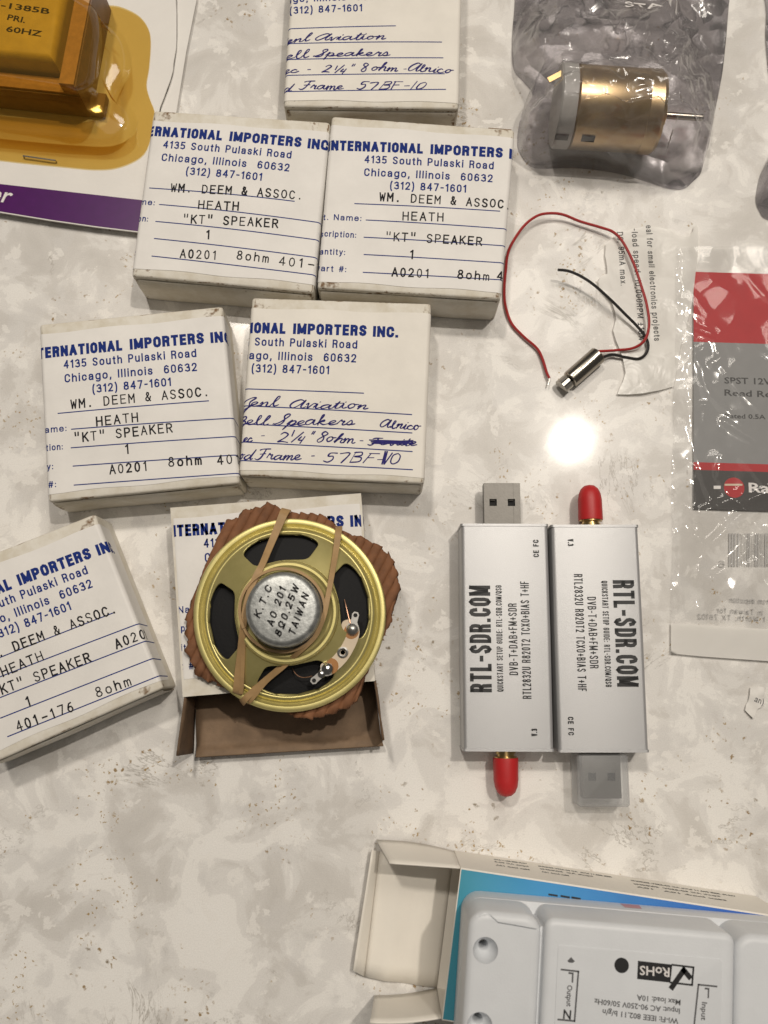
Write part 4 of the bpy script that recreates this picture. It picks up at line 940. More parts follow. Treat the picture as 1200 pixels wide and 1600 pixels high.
mb.build('rivet', [M['lug'], M['dark']], spk)
for pts in ([(865, 560, 25.5), (872, 590, 26.4), (884, 640, 27.4), (893, 672, 28)], [(622, 885, 25.5), (640, 912, 26.4), (672, 925, 27), (715, 918, 27.8)]):
    mb = MB(); mb.tube(smooth_path([U2(zG(p[0], p[1]), p[2]) for p in pts], 5), .16, 6)
    mb.build('lead_wire', M['copper'], spk)
# rubber band holding the loudspeaker to the card
mb = MB()
def rb(pts, w, th=.7): mb.ribbon3(smooth_path([U2(zG(p[0], p[1]), p[2]) for p in pts], 7), w, th)
def wl(a, b, pts): n = (len(pts) - 1) * 7 + 1; return [a + (b - a) * k / (n - 1) for k in range(n)]
p1 = [(592, 140, 20.6), (580, 158, 23.4), (556, 215, 24.2), (516, 310, 26.5), (478, 400, 30.6), (448, 455, 31.8), (416, 540, 32), (398, 620, 32), (390, 690, 31.6), (380, 800, 28.5), (370, 900, 25.6), (364, 985, 23.7), (362, 1008, 20.8)]
rb(p1, [3.0 - 1.3 * math.sin(math.pi * k / 84) for k in range(85)])
p1b = [(505, 330, 27.0), (470, 430, 31.4), (432, 510, 31.0), (405, 600, 31.2), (396, 700, 31.0), (390, 820, 28), (384, 960, 24.6), (380, 1000, 23.4)]
rb(p1b, 1.2)
p2 = [(838, 222, 20.6), (837, 240, 23.3), (825, 330, 25.6), (805, 450, 29.8), (785, 560, 32.4), (768, 640, 32.6), (730, 730, 32.2), (660, 800, 31.8), (600, 850, 29), (520, 915, 26), (440, 985, 24), (398, 1028, 23), (385, 1042, 20.6)]
rb(p2, [2.2 - .9 * math.sin(math.pi * k / 84) for k in range(85)])
p2b = [(660, 790, 31.3), (590, 868, 28.8), (500, 945, 25.4), (430, 1030, 23.2), (412, 1042, 20.8)]
rb(p2b, 1.1)
ringp = []
for k in range(15):
    a = R(205 - 215 * k / 14)
    ringp.append((574 + 200 * math.cos(a), 612 - 196 * math.sin(a), 32.3))
rb(ringp, .8, 1.3)
ringq = []
for k in range(13):
    a = R(195 + 125 * k / 12)
    ringq.append((574 + 198 * math.cos(a), 612 - 194 * math.sin(a), 32.0))
rb(ringq, .8, 1.2)
o = mb.build('rubber_band', M['rubber'], loc=(SC.x, SC.y, Z0), sharp=50)
tag(o, 'tan rubber band stretched round the magnet and frame of the loudspeaker', 'rubber band')

# ------------------------------------------------------------------ the two USB receivers
DT = 13.0
r_tl, r_tr, r_br, r_bl = U(866.4, 818.2, DT), U(1005.8, 820, DT), U(1005.8, 1177, DT), U(868, 1176, DT)
l_tl, l_tr, l_br, l_bl = U(724.7, 818.4, DT), U(859, 819.8, DT), U(859.5, 1174, DT), U(723.4, 1173, DT)
DW, DL = ((r_tr - r_tl).length + (l_tr - l_tl).length) / 2, ((r_tl - r_bl).length + (r_tr - r_br).length + (l_tl - l_bl).length + (l_tr - l_br).length) / 4
cR = (r_tl + r_tr + r_br + r_bl) / 4; cL = (l_tl + l_tr + l_br + l_bl) / 4
print('DONGLE', DW, DL)
root = thing('usb_receiver', 'silver USB radio stick with red cap pointing up and clear cap on its plug', 'usb stick', (0, 0, 0), 'silver USB radio sticks')
root.location = (cR.x * S, cR.y * S, 0)
mb = MB(); hw, hl = DW / 2, DL / 2
def prof(x0, x1, z0, z1, r, n=4):
    out = []
    for cx_, cz_, s in ((x1 - r, z0 + r, -90), (x1 - r, z1 - r, 0), (x0 + r, z1 - r, 90), (x0 + r, z0 + r, 180)):
        for k in range(n + 1): a = R(s + 90 * k / n); out.append((cx_ + r * math.cos(a), cz_ + r * math.sin(a)))
    return out
pr = prof(-hw, hw, .2, DT, 1.3); pr2 = prof(-hw + .15, hw - .15, .35, DT - .15, 1.2)
mb.rings([[Vector((x, y, z)) for x, z in (pr if abs(y) < hl - 1 else pr2)] for y in (-hl + .8, -hl + .95, 0, hl - .95, hl - .8)], True, True)
body = mb.build('body', M['alu'], root, local=True, sharp=50)
mb = MB()
for s, x, y0, y1, cap, b in (('RTL-SDR.COM', (957.0, 990.5), 906.5, 1073, None, .03), ('QUICKSTART SETUP GUIDE: RTL-SDR.COM/QSG', (939.5, 949), 907.5, 1073.5, None, .0),
                             ('DVB-T+DAB+FM+SDR', (917.5, 931), 932.5, 1044.5, None, .004), ('RTL2832U R820T2 TCXO+BIAS T+HF', (896.5, 910), 897, 1080, None, .004),
                             ('V.3', (887, 896), 842, 853, None, .012), ('CE FC', (887, 896), 1120, 1149, None, .012)):
    p, e, t_ = U(x[0], y0, DT), U(x[0], y1, DT), U(x[1], y0, DT)
    cap_ = t_.x - p.x; wt = {0.03: 1.12, 0.0: .27, .004: .34, .012: .34}[b]
    for pl in grotesque(s, (p.x - cR.x, p.y - cR.y), (p.x - cR.x, e.y - cR.y), cap_, wt, .16 if b == .03 else .2): put(mb, pl, flat(DT + .03), 0)
mb.build('lettering', M['black_ink'], body, local=True, normals=False)
for sgn in (1, -1):
    mb = MB(); pe = prof(-hw - .05, hw + .05, .1, DT + .05, .9)
    ys = (hl - .78, hl) if sgn > 0 else (-hl, -hl + .78)
    mb.rings([[Vector((x, y, z)) for x, z in pe] for y in ys], True, True)
    mb.build('end_plate', M['alu'], root, local=True, sharp=50)
sx = .2
mb = MB(); mb.lathe([(3.1, hl), (3.1, hl + 1.2), (2.7, hl + 1.3), (2.7, hl + 1.9), (3.6, hl + 2.0), (3.65, hl + 3.4)], (sx, 0, 6.6), 24, 0, axis=(0, 1, 0))
sma = mb.build('antenna_socket', M['brass'], root, local=True, sharp=30)
mb = MB(); mb.lathe([(3.55, hl + 2.3), (3.85, hl + 2.4), (3.9, hl + 3.0), (3.8, hl + 9), (3.5, hl + 11), (2.8, hl + 12.6), (1.7, hl + 13.6), (.1, hl + 14.0)], (sx, 0, 6.6), 36, 0, axis=(0, 1, 0))
mb.build('red_cap', M['red_rubber'], root, local=True, sharp=40)
uw, uz0, uz1, ul = 5.8, 4.3, 8.8, 13.9
mb = MB(); zz = uz1
# plug shell with two real openings in its top
xs = [-uw, -4.1, -1.75, 1.75, 4.1, uw]; ysu = [-hl, -hl - 6.4, -hl - 8.7, -hl - ul]
for i in range(5):
    for j in range(3):
        if j == 1 and i in (1, 3):
            a, b_, c_, d_ = (xs[i], ysu[j]), (xs[i + 1], ysu[j]), (xs[i + 1], ysu[j + 1]), (xs[i], ysu[j + 1])
            for p, q_ in ((a, b_), (b_, c_), (c_, d_), (d_, a)): mb.quad((*p, zz), (*q_, zz), (*q_, zz - .9), (*p, zz - .9), 0)
            mb.quad((*a, zz - .9), (*b_, zz - .9), (*c_, zz - .9), (*d_, zz - .9), 1)
            mb.quad((xs[i] + .5, ysu[j] - 1.7, zz - .2), (xs[i + 1] - .3, ysu[j] - 1.7, zz - .2), (xs[i + 1] - .3, ysu[j] - 2.3, zz - .5), (xs[i] + .5, ysu[j] - 2.3, zz - .5), 0)
        else: mb.quad((xs[i], ysu[j], zz), (xs[i + 1], ysu[j], zz), (xs[i + 1], ysu[j + 1], zz), (xs[i], ysu[j + 1], zz), 0)
mb.quad((-uw, -hl, uz0), (uw, -hl, uz0), (uw, -hl - ul, uz0), (-uw, -hl - ul, uz0), 0)
for x in (-uw, uw): mb.quad((x, -hl, uz0), (x, -hl, zz), (x, -hl - ul, zz), (x, -hl - ul, uz0), 0)
mb.quad((-uw, -hl - ul + .3, uz0), (uw, -hl - ul + .3, uz0), (uw, -hl - ul + .3, zz), (-uw, -hl - ul + .3, zz), 1)
mb.quad((-uw, -hl - ul, zz), (uw, -hl - ul, zz), (uw, -hl - ul, zz - .35), (-uw, -hl - ul, zz - .35), 0)
mb.quad((-3.6, -hl - .2, zz + .02), (-3.55, -hl - .2, zz + .02), (-3.55, -hl - ul, zz + .02), (-3.6, -hl - ul, zz + .02), 1)
mb.build('usb_plug', [M['steel'], M['dark']], root, local=True, sharp=30)
# copy: the left one is turned round
twin = root.copy(); col.objects.link(twin)
for ch in list(root.children):
    c = ch.copy(); col.objects.link(c); c.parent = twin
    for gch in ch.children:
        d = gch.copy(); col.objects.link(d); d.parent = c
twin.location = (cL.x * S, cL.y * S, 0); twin.rotation_euler = (0, 0, math.pi + R(-.2))
twin['label'] = 'silver USB radio stick with bare steel plug pointing up and red cap down'
mb = MB(); cw = 7.9
pts = [(-cw, -hl - .5), (cw, -hl - .5), (cw, -hl - 15.6), (-cw, -hl - 15.6)]
def rrect(x0, x1, y0, y1, r, n=4):
    out = []
    for cx_, cy_, s in ((x1 - r, y0 + r, -90), (x1 - r, y1 - r, 0), (x0 + r, y1 - r, 90), (x0 + r, y0 + r, 180)):
        for k in range(n + 1): a = R(s + 90 * k / n); out.append((cx_ + r * math.cos(a), cy_ + r * math.sin(a)))
    return out
mb.prism(rrect(-cw, cw, -hl - 16.2, -hl - .6, 1.0), 2.6, 10.6, 0, .7)
mb.build('plug_cap', M['translucent_cap'], root, local=True, sharp=50)

# ------------------------------------------------------------------ vibration motor with its two leads
zV = zpx((770, 310), 1200 / 310)
a = U2(zV(466, 1098), 3.1); b_ = U2(zV(638, 946), 3.1); ax = (b_ - a).normalized()
vm = thing('vibration_motor', 'tiny nickel cylinder motor with red and black wires, on the counter by the bright reflection', 'motor', ((a.x + b_.x) / 2, (a.y + b_.y) / 2, 0))
L_ = (b_ - a).length
mb = MB(); mb.lathe([(1.3, -.1), (2.6, 0), (2.95, .25), (3.02, .6), (3.02, L_ - .3), (2.8, L_), (.1, L_ + .05)], a, 40, axis=ax)
mb.lathe([(.9, -.9), (.9, 0)], a, 16, 1, axis=ax)
mb.build('can', [M['chrome'], M['dark']], vm, sharp=30)
mb = MB(); side = Vector((-ax.y, ax.x, 0)); prw = []
wc = a - ax * .9
for k in range(15): an = R(-100 + 200 * k / 14 + 60); prw.append((2.65 * math.cos(an), 2.65 * math.sin(an)))
r0 = [wc + side * x * 1 + Vector((0, 0, z)) for x, z in prw]
for (s0, s1, m_) in ((0, -3.0, 0),): mb.rings([[p + ax * s0 for p in r0], [p + ax * s1 for p in r0]], True, True, m_)
for zz_, s_ in ((-.8, 1), (.8, 1)):
    c0 = wc + side * zz_ + Vector((0, 0, 2.62))
    mb.quad(c0 + side * .2, c0 - side * .2, c0 - side * .2 - ax * 3.0, c0 + side * .2 - ax * 3.0, 1)
mb.build('eccentric_weight', [M['weight'], M['dark']], vm, sharp=40)
red = [(640, 925, 2.6), (700, 922, 2.2), (750, 918, 2.2), (850, 905, 3.2), (920, 855, 4.5), (945, 760, 4.5), (930, 640, 4.5), (895, 520, 4.2), (850, 390, 4.0), (790, 270, 3.6), (730, 205, 3.2), (650, 175, 2.6), (530, 140, 2.2), (430, 100, 2.8), (350, 90, 3.2), (270, 105, 3.4), (190, 165, 3.0), (120, 265, 2.6), (90, 340, 2.2), (78, 440, 1.5), (70, 540, 1.2), (75, 640, 1.2), (110, 750, 1.2), (180, 830, 1.2), (265, 905, 1.3), (300, 970, 1.4), (325, 1050, 1.6), (342, 1088, 1.9)]
mb = MB(); mb.tube(smooth_path([U2(zV(p[0], p[1]), p[2]) for p in red], 6), .48, 8)
mb.tube([U2(zV(*p[:2]), p[2]) for p in ((342, 1086, 1.9), (340, 1105, 2.0), (334, 1130, 2.0))], .22, 6, 1)
mb.build('red_lead', [M['red_wire'], M['lug']], vm)
blk = [(668, 962, 2.4), (720, 945, 1.8), (800, 960, 1.5), (880, 970, 1.8), (925, 940, 2.4), (940, 890, 2.8), (922, 835, 3.0), (870, 770, 3.5), (800, 700, 4.2), (720, 620, 5.0), (620, 530, 5.8), (540, 475, 6.2), (460, 440, 6.2), (392, 432, 6.0)]
mb = MB(); mb.tube(smooth_path([U2(zV(p[0], p[1]), p[2]) for p in blk], 6), .50, 8)
mb.build('black_lead', M['black_wire'], vm)

# ------------------------------------------------------------------ milky plastic scrap printed with motor text
SCR = [(680, 280), (712, 250), (758, 226), (800, 205), (850, 186), (900, 178), (940, 176), (1000, 184), (1050, 196), (1110, 222), (1150, 240), (1185, 232), (1205, 205), (1215, 170), (1235, 172), (1240, 300), (1200, 640), (1130, 900), (1090, 1140), (1050, 1152), (1000, 1166), (900, 1185), (820, 1190), (750, 1188),
       (765, 1150), (785, 1110), (800, 1060), (785, 980), (765, 920), (740, 860), (725, 800), (742, 740), (735, 690), (715, 630), (680, 590), (640, 545), (632, 500), (660, 470), (690, 462), (688, 420), (676, 350)]
pz = [U2(zV(*p), .5) for p in SCR]
def sheet(pts, zf, cell=2.0):
    bm = bmesh.new(); bm.faces.new([bm.verts.new((p.x, p.y, 0)) for p in pts])
    xs = [p.x for p in pts]; ys = [p.y for p in pts]
    k = min(xs)
    while k < max(xs):
        bmesh.ops.bisect_plane(bm, geom=bm.verts[:] + bm.edges[:] + bm.faces[:], plane_co=(k, 0, 0), plane_no=(1, 0, 0)); k += cell
    k = min(ys)
    while k < max(ys):
        bmesh.ops.bisect_plane(bm, geom=bm.verts[:] + bm.edges[:] + bm.faces[:], plane_co=(0, k, 0), plane_no=(0, 1, 0)); k += cell
    bm.verts.index_update()
    vs = [Vector((v.co.x, v.co.y, zf(v.co.x, v.co.y))) for v in bm.verts]; fs = [tuple(v.index for v in f.verts) for f in bm.faces]; bm.free()
    return vs, fs
def nz(x, y, s, seed=0.): return noise.noise((x * s + seed, y * s - seed, seed * .37))
xl = U2(zV(640, 600), 0).x
def zscr(x, y): return 1.1 + .5 * (nz(x, y, .12, 3) + .5) * max(0, min(1, (x - xl) / 6)) + .9 * max(0, 1 - (x - xl) / 7) * abs(nz(x, y, .22, 8))
mb = MB(); vs, fs = sheet(pz, zscr); mb.add(vs, fs, 0)
for s, p, e, cap in (('eal for small electronics projects', (922, 168), (972, 866), 2.4), ('-load speed: 10,000RPM ±10%', (836, 186), (880, 862), 2.4), ('DC, 95mA max.', (748, 208), (772, 530), 2.4)):
    for vs, fs in grotesque(s, U2(zV(*p), .8), U2(zV(*e), .8), cap * .9, .30, .2): mb.add([(v[0], v[1], zscr(v[0], v[1]) + .06) for v in vs], fs, 1)
o = mb.build('plastic_scrap', [M['scrap'], M['black_ink']], loc=(sum(pz, Vector()) / len(pz))[:2] + (0,), normals=False, sharp=180)
tag(o, 'torn milky plastic piece with black print running downwards, under the motor wires', 'plastic scrap')

# ------------------------------------------------------------------ clear bag with a red, grey and black card in it
zR = zpx((1020, 340), 1600 / 360); zR2 = zpx((1020, 680), 3.556)
bx = [U(1058, 389, 1.2), U(1057, 386, 1.2), U(1350, 392, 1.2), U(1350, 1046, 1.2), U(1048, 1023, 1.2)]
bag_l = [(1056, 392), (1054, 450), (1056, 480), (1054, 560), (1052, 640), (1054, 680), (1051, 730), (1050, 800), (1052, 850), (1049, 920), (1048, 970), (1048, 1022), (1062, 1024), (1100, 1027), (1150, 1031), (1200, 1034), (1270, 1040), (1340, 1046), (1350, 800), (1352, 600), (1352, 390), (1290, 389), (1200, 388), (1140, 387), (1090, 387)]
bp_ = [U(u, v, 1.5) for u, v in bag_l]
bagc = sum(bp_, Vector()) / len(bp_)
bag_o = thing('plastic_bag', 'clear crinkled plastic bag holding a red and grey card, at the right edge', 'bag', (bagc.x, bagc.y, 0))
y970 = U(1100, 970, 0).y; y795 = U(1100, 795, 0).y; xL = U(1052, 700, 0).x
def wr(x, y):
    a = abs(nz(x, y, .05, 4)); b = abs(nz(x + y * .9, (y - x) * .35, .075, 9)); c = abs(nz(x, y, .16, 2))
    low_ = 1.0 if y < y795 + 2 else .30
    edge = max(0, 1 - (x - xL) / 9)
    return (1 - min(1, a * 7)) * .35 * low_ + (1 - min(1, b * 8)) * 1.5 * low_ + edge * (1 - min(1, c * 3)) * .7
cf = []
for (a_, b_c, w_, h_) in (((1055, 925), (1110, 850), 2.2, 1.7), ((1110, 850), (1160, 800), 2.0, 1.5), ((1105, 910), (1200, 832), 2.0, 1.6), ((1160, 885), (1190, 872), 1.4, 1.0), ((1052, 705), (1075, 735), 2.0, 1.2), ((1130, 660), (1180, 690), 1.6, 1.1), ((1110, 570), (1126, 560), 1.4, .8),
                     ((1055, 500), (1110, 525), 1.6, 1.0), ((1060, 640), (1102, 634), 1.5, .9), ((1100, 800), (1160, 772), 1.8, 1.2), ((1150, 790), (1210, 765), 1.8, 1.3), ((1075, 560), (1100, 545), 1.3, .8), ((1156, 410), (1170, 425), 1.2, .9), ((1058, 410), (1110, 412), 1.3, .9), ((1052, 780), (1080, 796), 1.5, 1.0), ((1120, 745), (1128, 715), 1.3, .9)):
    cf.append((U2(a_, 2), U2(b_c, 2), w_, h_))
def crease(x, y):
    out = 0
    for p, q_, w_, h_ in cf:
        d = (q_ - p).xy; v = Vector((x - p.x, y - p.y)); t = v.dot(d) / d.length_squared; tc_ = max(0, min(1, t))
        out = max(out, h_ * max(0, 1 - (v - d * tc_).length / w_))
    return out
def ztop(x, y):
    e = min(1, max(0, (x - xL) / 5)); s = min(1, max(0, (y - y970) / 4))
    amp = 1.0 if y < y795 + 6 else .8
    return .75 + e * (.25 + s * (1.6 + amp * wr(x, y) + crease(x, y))) + (1 - e) * s * .5 * abs(nz(x, y, .5, 6))
mb = MB(); vs, fs = sheet(bp_, ztop, .9); mb.add(vs, fs, 0)
vs2, fs2 = sheet(bp_, lambda x, y: .45, 6); mb.add(vs2, fs2, 0)
for s, p, e, cap in (('Custom', (1200, 930), (1176, 928), 1.5), ('from depiction', (1204, 944), (1140, 941), 1.7), ('in Taiwan for', (1192, 961), (1120, 957), 1.7), ('t Worth, TX 76102', (1196, 971), (1090, 967), 1.7), ('6', (1132, 886), (1123, 886), 2.2)):
    if s == 'Custom': continue
    for pl in grotesque(s, U2(p, .6), U2(e, .6), cap, .18, .2, mirror=True): put(mb, pl, flat(.62), 1)
x = 1139.0; rr_ = random.Random(5)
while x < 1215:
    wd = rr_.choice((.8, 1.6, 2.4)); a, b_, c_, d_ = U(x, 833, .6), U(x + wd, 833, .6), U(x + wd - .6, 885, .6), U(x - .6, 885, .6)
    mb.quad((a.x, a.y, .6), (b_.x, b_.y, .6), (c_.x, c_.y, .6), (d_.x, d_.y, .6), 1); x += wd + rr_.choice((1.2, 1.8, 2.6))
mb.build('bag_film', [M['bag_clear'], M['faint_ink']], bag_o, normals=False, sharp=180)
mb = MB()   # heat-sealed bottom hem, a doubled milky strip
hp = [U(1048, 1021, 1), U(1048, 974, 1), U(1100, 977, 1), U(1350, 992, 1), U(1350, 1044, 1), U(1200, 1033, 1), U(1100, 1026, 1)]
vs, fs = sheet(hp, lambda x, y: 1.35 + .25 * nz(x, y, .2, 1), 3); mb.add(vs, fs, 0)
mb.build('bottom_hem', M['scrap'], bag_o, normals=False, sharp=180)
mb = MB(); ZC = 1.0
def cq(v0, v1, mi, zoff=0.0, u0=1083.7, u1=1340):
    sk = .022
    def pt(u, v): p = U(u, v + (u - 1083.7) * .03, ZC); return Vector((p.x, p.y, ZC + zoff))
    mb.quad(pt(u0, v0), pt(u0, v1), pt(u1, v1), pt(u1, v0), mi)
cq(424.5, 534, 0); cq(534, 722, 1); cq(722, 734, 0); cq(734, 795, 2)
def ct_(s, p, e, cap, mi, b=.01):
    put(mb, text_fit(s, U2(p, ZC), U2(e, ZC), cap, .016), flat(ZC + .06), mi)
ct_('SPST 12V', (1132, 599), (1205, 601), 2.1, 3, .014); ct_('Reed Re', (1132, 618), (1205, 621), 2.1, 3, .012); ct_('Rated 0.5A', (1133, 653), (1196, 655), 1.5, 3)
put(mb, text_fit('Ra', U(1170, 769, ZC), U(1203, 770, ZC), 3.1, .02), flat(ZC + .06), 4)
c_ = U(1147, 762, ZC); mb.lathe([(3.4, ZC + .03), (.05, ZC + .04)], (c_.x, c_.y, 0), 32, 0)
def bar(u0, v0, u1, v1, mi, z=.09):
    a, b_, c2, d_ = U(u0, v0, ZC), U(u1, v0, ZC), U(u1, v1, ZC), U(u0, v1, ZC)
    mb.quad(*[Vector((p.x, p.y, ZC + z)) for p in (a, b_, c2, d_)], mi)
bar(1115, 759, 1126, 764, 4); bar(1132, 756, 1160, 759, 5)
o = mb.build('printed_card', [M['red_print'], M['grey_print'], M['black_card'], M['black_ink'], M['white_ink'], M['phenolic']], loc=(U(1200, 610, 0).x, U(1200, 610, 0).y, .5), normals=False)
tag(o, 'red, grey and black printed card inside the clear plastic bag', 'card')

# ------------------------------------------------------------------ torn paper label on the counter
tp = [zR2(*p) for p in ((540, 1400), (575, 1396), (612, 1400), (618, 1450), (622, 1490), (602, 1508), (582, 1520), (570, 1548), (556, 1575), (535, 1555), (510, 1528), (516, 1500), (530, 1480), (536, 1440))]
pz = [U2(p, .6) for p in tp]; pc = sum(pz, Vector()) / len(pz)
mb = MB(); vs, fs = sheet(pz, lambda x, y: .5 + .9 * (nz(x, y, .35, 2) + .4), 1.0); mb.add(vs, fs, 0)
vs, fs = text_fit('an)', U2(zR2(560, 1478), .8), U2(zR2(612, 1500), .8), 2.0, .0)
mb.add([(v[0], v[1], .5 + .9 * (nz(v[0], v[1], .35, 2) + .4) + .08) for v in vs], fs, 1)
o = mb.build('paper_scrap', [M['paper'], M['grey_ink']], loc=(pc.x, pc.y, 0), normals=False)
tag(o, 'small torn white paper scrap with grey letters below the clear bag', 'paper scrap')

# ------------------------------------------------------------------ antistatic bag with a gold motor in it
zM = zpx((780, 0), 1200 / 420)
ma, mbb = U2(zM(325, 478), 14.2), U2(zM(738, 506), 14.2); mx_ = (mbb - ma).normalized(); ML = (mbb - ma).length - 2.4; MR = 13.3
mot = thing('motor', 'gold coloured cylinder motor with steel shaft inside the grey plastic bag', 'motor', ((ma.x + mbb.x) / 2, (ma.y + mbb.y) / 2, 0))
mb = MB(); mb.lathe([(MR - 1, 0), (MR, .6), (MR, ML * .80), (MR - .05, ML * .80 + .1), (MR + .1, ML * .81), (MR + .1, ML - 1.2), (MR - .8, ML), (.1, ML)], ma, 64, axis=mx_)
mb.build('can', M['gold_can'], mot, sharp=30)
mb = MB(); mb.lathe([(MR - .6, -5.6), (MR + .1, -5.0), (MR + .15, -.2), (MR - .5, 0)], ma, 56, axis=mx_)
mb.build('end_cap', M['motor_cap'], mot, sharp=30)
mb = MB(); mb.lathe([(4.2, ML), (4.2, ML + 2.2), (3.8, ML + 2.6), (.1, ML + 2.6)], ma - Vector((0, 0, 1)), 28, axis=mx_)
mb.build('bearing_boss', M['brass'], mot, sharp=30)
mb = MB(); mb.lathe([(1.15, ML + 2), (1.15, ML + 15.4), (.9, ML + 15.8), (.05, ML + 15.8)], ma - Vector((0, 0, 1)), 20, axis=mx_)
mb.build('shaft', M['chrome'], mot, sharp=30)
sdm = Vector((-mx_.y, mx_.x, 0))
mb = MB(); t0_ = ma - mx_ * 5.2 + sdm * 6.5 + Vector((0, 0, 8)); dd_ = (-mx_ * 1.0 - sdm * .55 + Vector((0, 0, -.2))).normalized(); sn = dd_.cross(Vector((0, 0, 1))).normalized()
mb.slab([t0_ - sn * .9, t0_ + sn * .9, t0_ + sn * .9 + dd_ * 5, t0_ - sn * .9 + dd_ * 5], (0, 0, 1), .4)
mb.build('terminal', M['brass'], mot)
for (u_, v_) in ((350, 350), (388, 650), (200, 640)):
    mb = MB(); along = U2(zM(u_, v_), 14); s_al = (along - ma).dot(mx_); off = (along - ma).dot(sdm)
    off = max(-MR * .98, min(MR * .98, off)); zz_ = math.sqrt(max(.1, MR * MR - off * off))
    c0 = ma + mx_ * max(-3.5, min(ML - 3, s_al)) + sdm * off * 1.012 + Vector((0, 0, zz_ * 1.012 + .1))
    nr_ = (sdm * off + Vector((0, 0, zz_))).normalized(); tg = nr_.cross(mx_)
    mb.quad(c0 - mx_ * 2.2 - tg * 1.4, c0 + mx_ * 2.2 - tg * 1.4, c0 + mx_ * 2.2 + tg * 1.4, c0 - mx_ * 2.2 + tg * 1.4)
    mb.build('vent_slot', M['dark'], mot, normals=False)

def bag_mesh(outline, zf, c, nr=80):
    """pillow bag: a top skin that drapes over what is inside and a flat bottom skin, joined round the edge"""
    rim = closed_smooth([Vector((p.x, p.y, 0)) for p in outline], 8); c = Vector((c[0], c[1], 0)); mb = MB()
    rows = []
    for k in range(nr + 1):
        x = 1 - k / nr
        rows.append([(lambda p: Vector((p.x, p.y, max(.25, zf(p.x, p.y, x)))))(c + (r - c) * x) for r in rim])
    mb.rings(rows, True, True, 0)
    mb.rings([[Vector((r.x, r.y, .25)) for r in rim], [Vector((c.x + (r.x - c.x) * .02, c.y + (r.y - c.y) * .02, .2)) for r in rim]], True, False, 0)
    return mb
zW = zpx((940, 0), 1200 / 260)
BG = [(800, -60), (804, 0), (800, 55), (800, 90), (804, 112), (818, 128), (832, 147), (824, 162), (815, 178), (808, 215), (812, 240), (834, 262), (880, 262), (920, 264), (976, 273), (1039, 293), (1067, 295), (1084, 282), (1096, 268), (1104, 230), (1116, 180), (1128, 120), (1134, 70), (1140, 0), (1146, -60), (1000, -75)]
bp2 = [U(u, v, .5) for u, v in BG]
mcc = (ma + mbb) / 2
def fold(x, y, p, q_, wdt, hgt):
    """a straight tent-like crease from p to q_"""
    p, q_ = Vector(p[:2]), Vector(q_[:2]); d = q_ - p; L2 = d.length_squared; v = Vector((x, y)) - p
    t = max(0, min(1, v.dot(d) / L2)); dist = (v - d * t).length
    return hgt * max(0, 1 - dist / wdt) * (1 - .5 * t)
apex = U2(zM(510, 215), 25)
folds = [(apex, U(862, -20, 10), 3.5, 4.5), (apex, U(922, -20, 10), 3.5, 4.5), (apex, U(1060, 5, 10), 3, 4.2), (apex, U(1012, 108, 26), 3, 2.2), (U2(zM(215, 540), 10), U2(zM(325, 400), 24), 2.5, 2.4),
         (U2(zM(760, 480), 18), U2(zM(950, 330), 8), 3, 3.2), (U2(zM(215, 525), 20), U2(zM(890, 585), 18), 2.5, 2.8), (U2(zM(890, 585), 18), U2(zM(215, 525), 20), 2.5, 2.4), (U2(zM(120, 650), 4), U2(zM(190, 590), 8), 3, 2.6), (U(1105, 85, 5), U(1121, 20, 5), 3, 3.2),
         (U(832, 110, 5), U(838, 10, 5), 2.5, 2.6), (U(820, 118, 4), U(852, 20, 5), 2.2, 2.0), (U(1105, 150, 6), U(1118, 90, 4), 3, 2.6), (U(1075, 250, 6), U(1090, 285, 2), 3, 2.6), (U(1040, 60, 10), U(1100, 120, 6), 2.5, 2.0)]
rf = random.Random(21)
for k in range(26):
    an = rf.uniform(0, math.pi * 2); rr0 = rf.uniform(14, 34); ln = rf.uniform(8, 22); da = an + rf.uniform(-.7, .7)
    pa_ = Vector((mcc.x + rr0 * math.cos(an), mcc.y + 6 + rr0 * math.sin(an), 0)); pb_ = pa_ + Vector((math.cos(da), math.sin(da), 0)) * ln
    folds.append((pa_, pb_, rf.uniform(1.4, 2.8), rf.uniform(1.4, 3.4)))
def zbag(x, y, rho):
    p = Vector((x, y, 0)) - Vector((ma.x, ma.y, 0)); s_ = p.dot(mx_); d_ = abs(p.dot(sdm))
    sx_ = max(-6.2, min(ML + 3, s_)); ex = abs(s_ - sx_)
    d3 = math.hypot(max(0, d_ - 2), ex)
    top = 14.2 + math.sqrt(max(0, (MR + .9) ** 2 - min(d_, MR + .9) ** 2)) if ex == 0 and d_ < MR + .9 else 0
    if ex > 0 and s_ > 0 and d_ < 2.5 and ex < 11: top = max(top, 15.5)
    tent = 28.5 * max(0, 1 - (max(0, d_ - 4) / 75 if p.dot(sdm) > 0 else max(0, d_ - 7) / 13.5) - ex / 26)
    z = max(top, tent * .92)
    z += sum(fold(x, y, *f) for f in folds) * min(1, (1 - rho) * 4)
    z += (abs(nz(x, y, .075, 5)) * 4.5 + abs(nz(x + y * .7, y - x * .4, .13, 7)) * 2.0) * min(1, (1 - rho) * 6)
    e = min(1, (1 - rho) * 20)
    return .3 + z * e ** .5
mb = bag_mesh(bp2, zbag, (mcc.x, mcc.y + 4))
bgc = sum(bp2, Vector()) / len(bp2)
bag1 = thing('antistatic_bag', 'shiny grey see-through bag wrapped round the gold motor', 'bag', (bgc.x, bgc.y, 0), 'grey antistatic bags')
mb.build('bag_film', M['bag_grey'], bag1, normals=False, sharp=180)
mb = MB()
vs, fs = text_fit('STATI', U(980, 4, 20), U(1062, 13, 20), 4.6, .01)
mb.add([(v[0], v[1], zbag(v[0], v[1], .5) + .5) for v in vs], fs, 0)
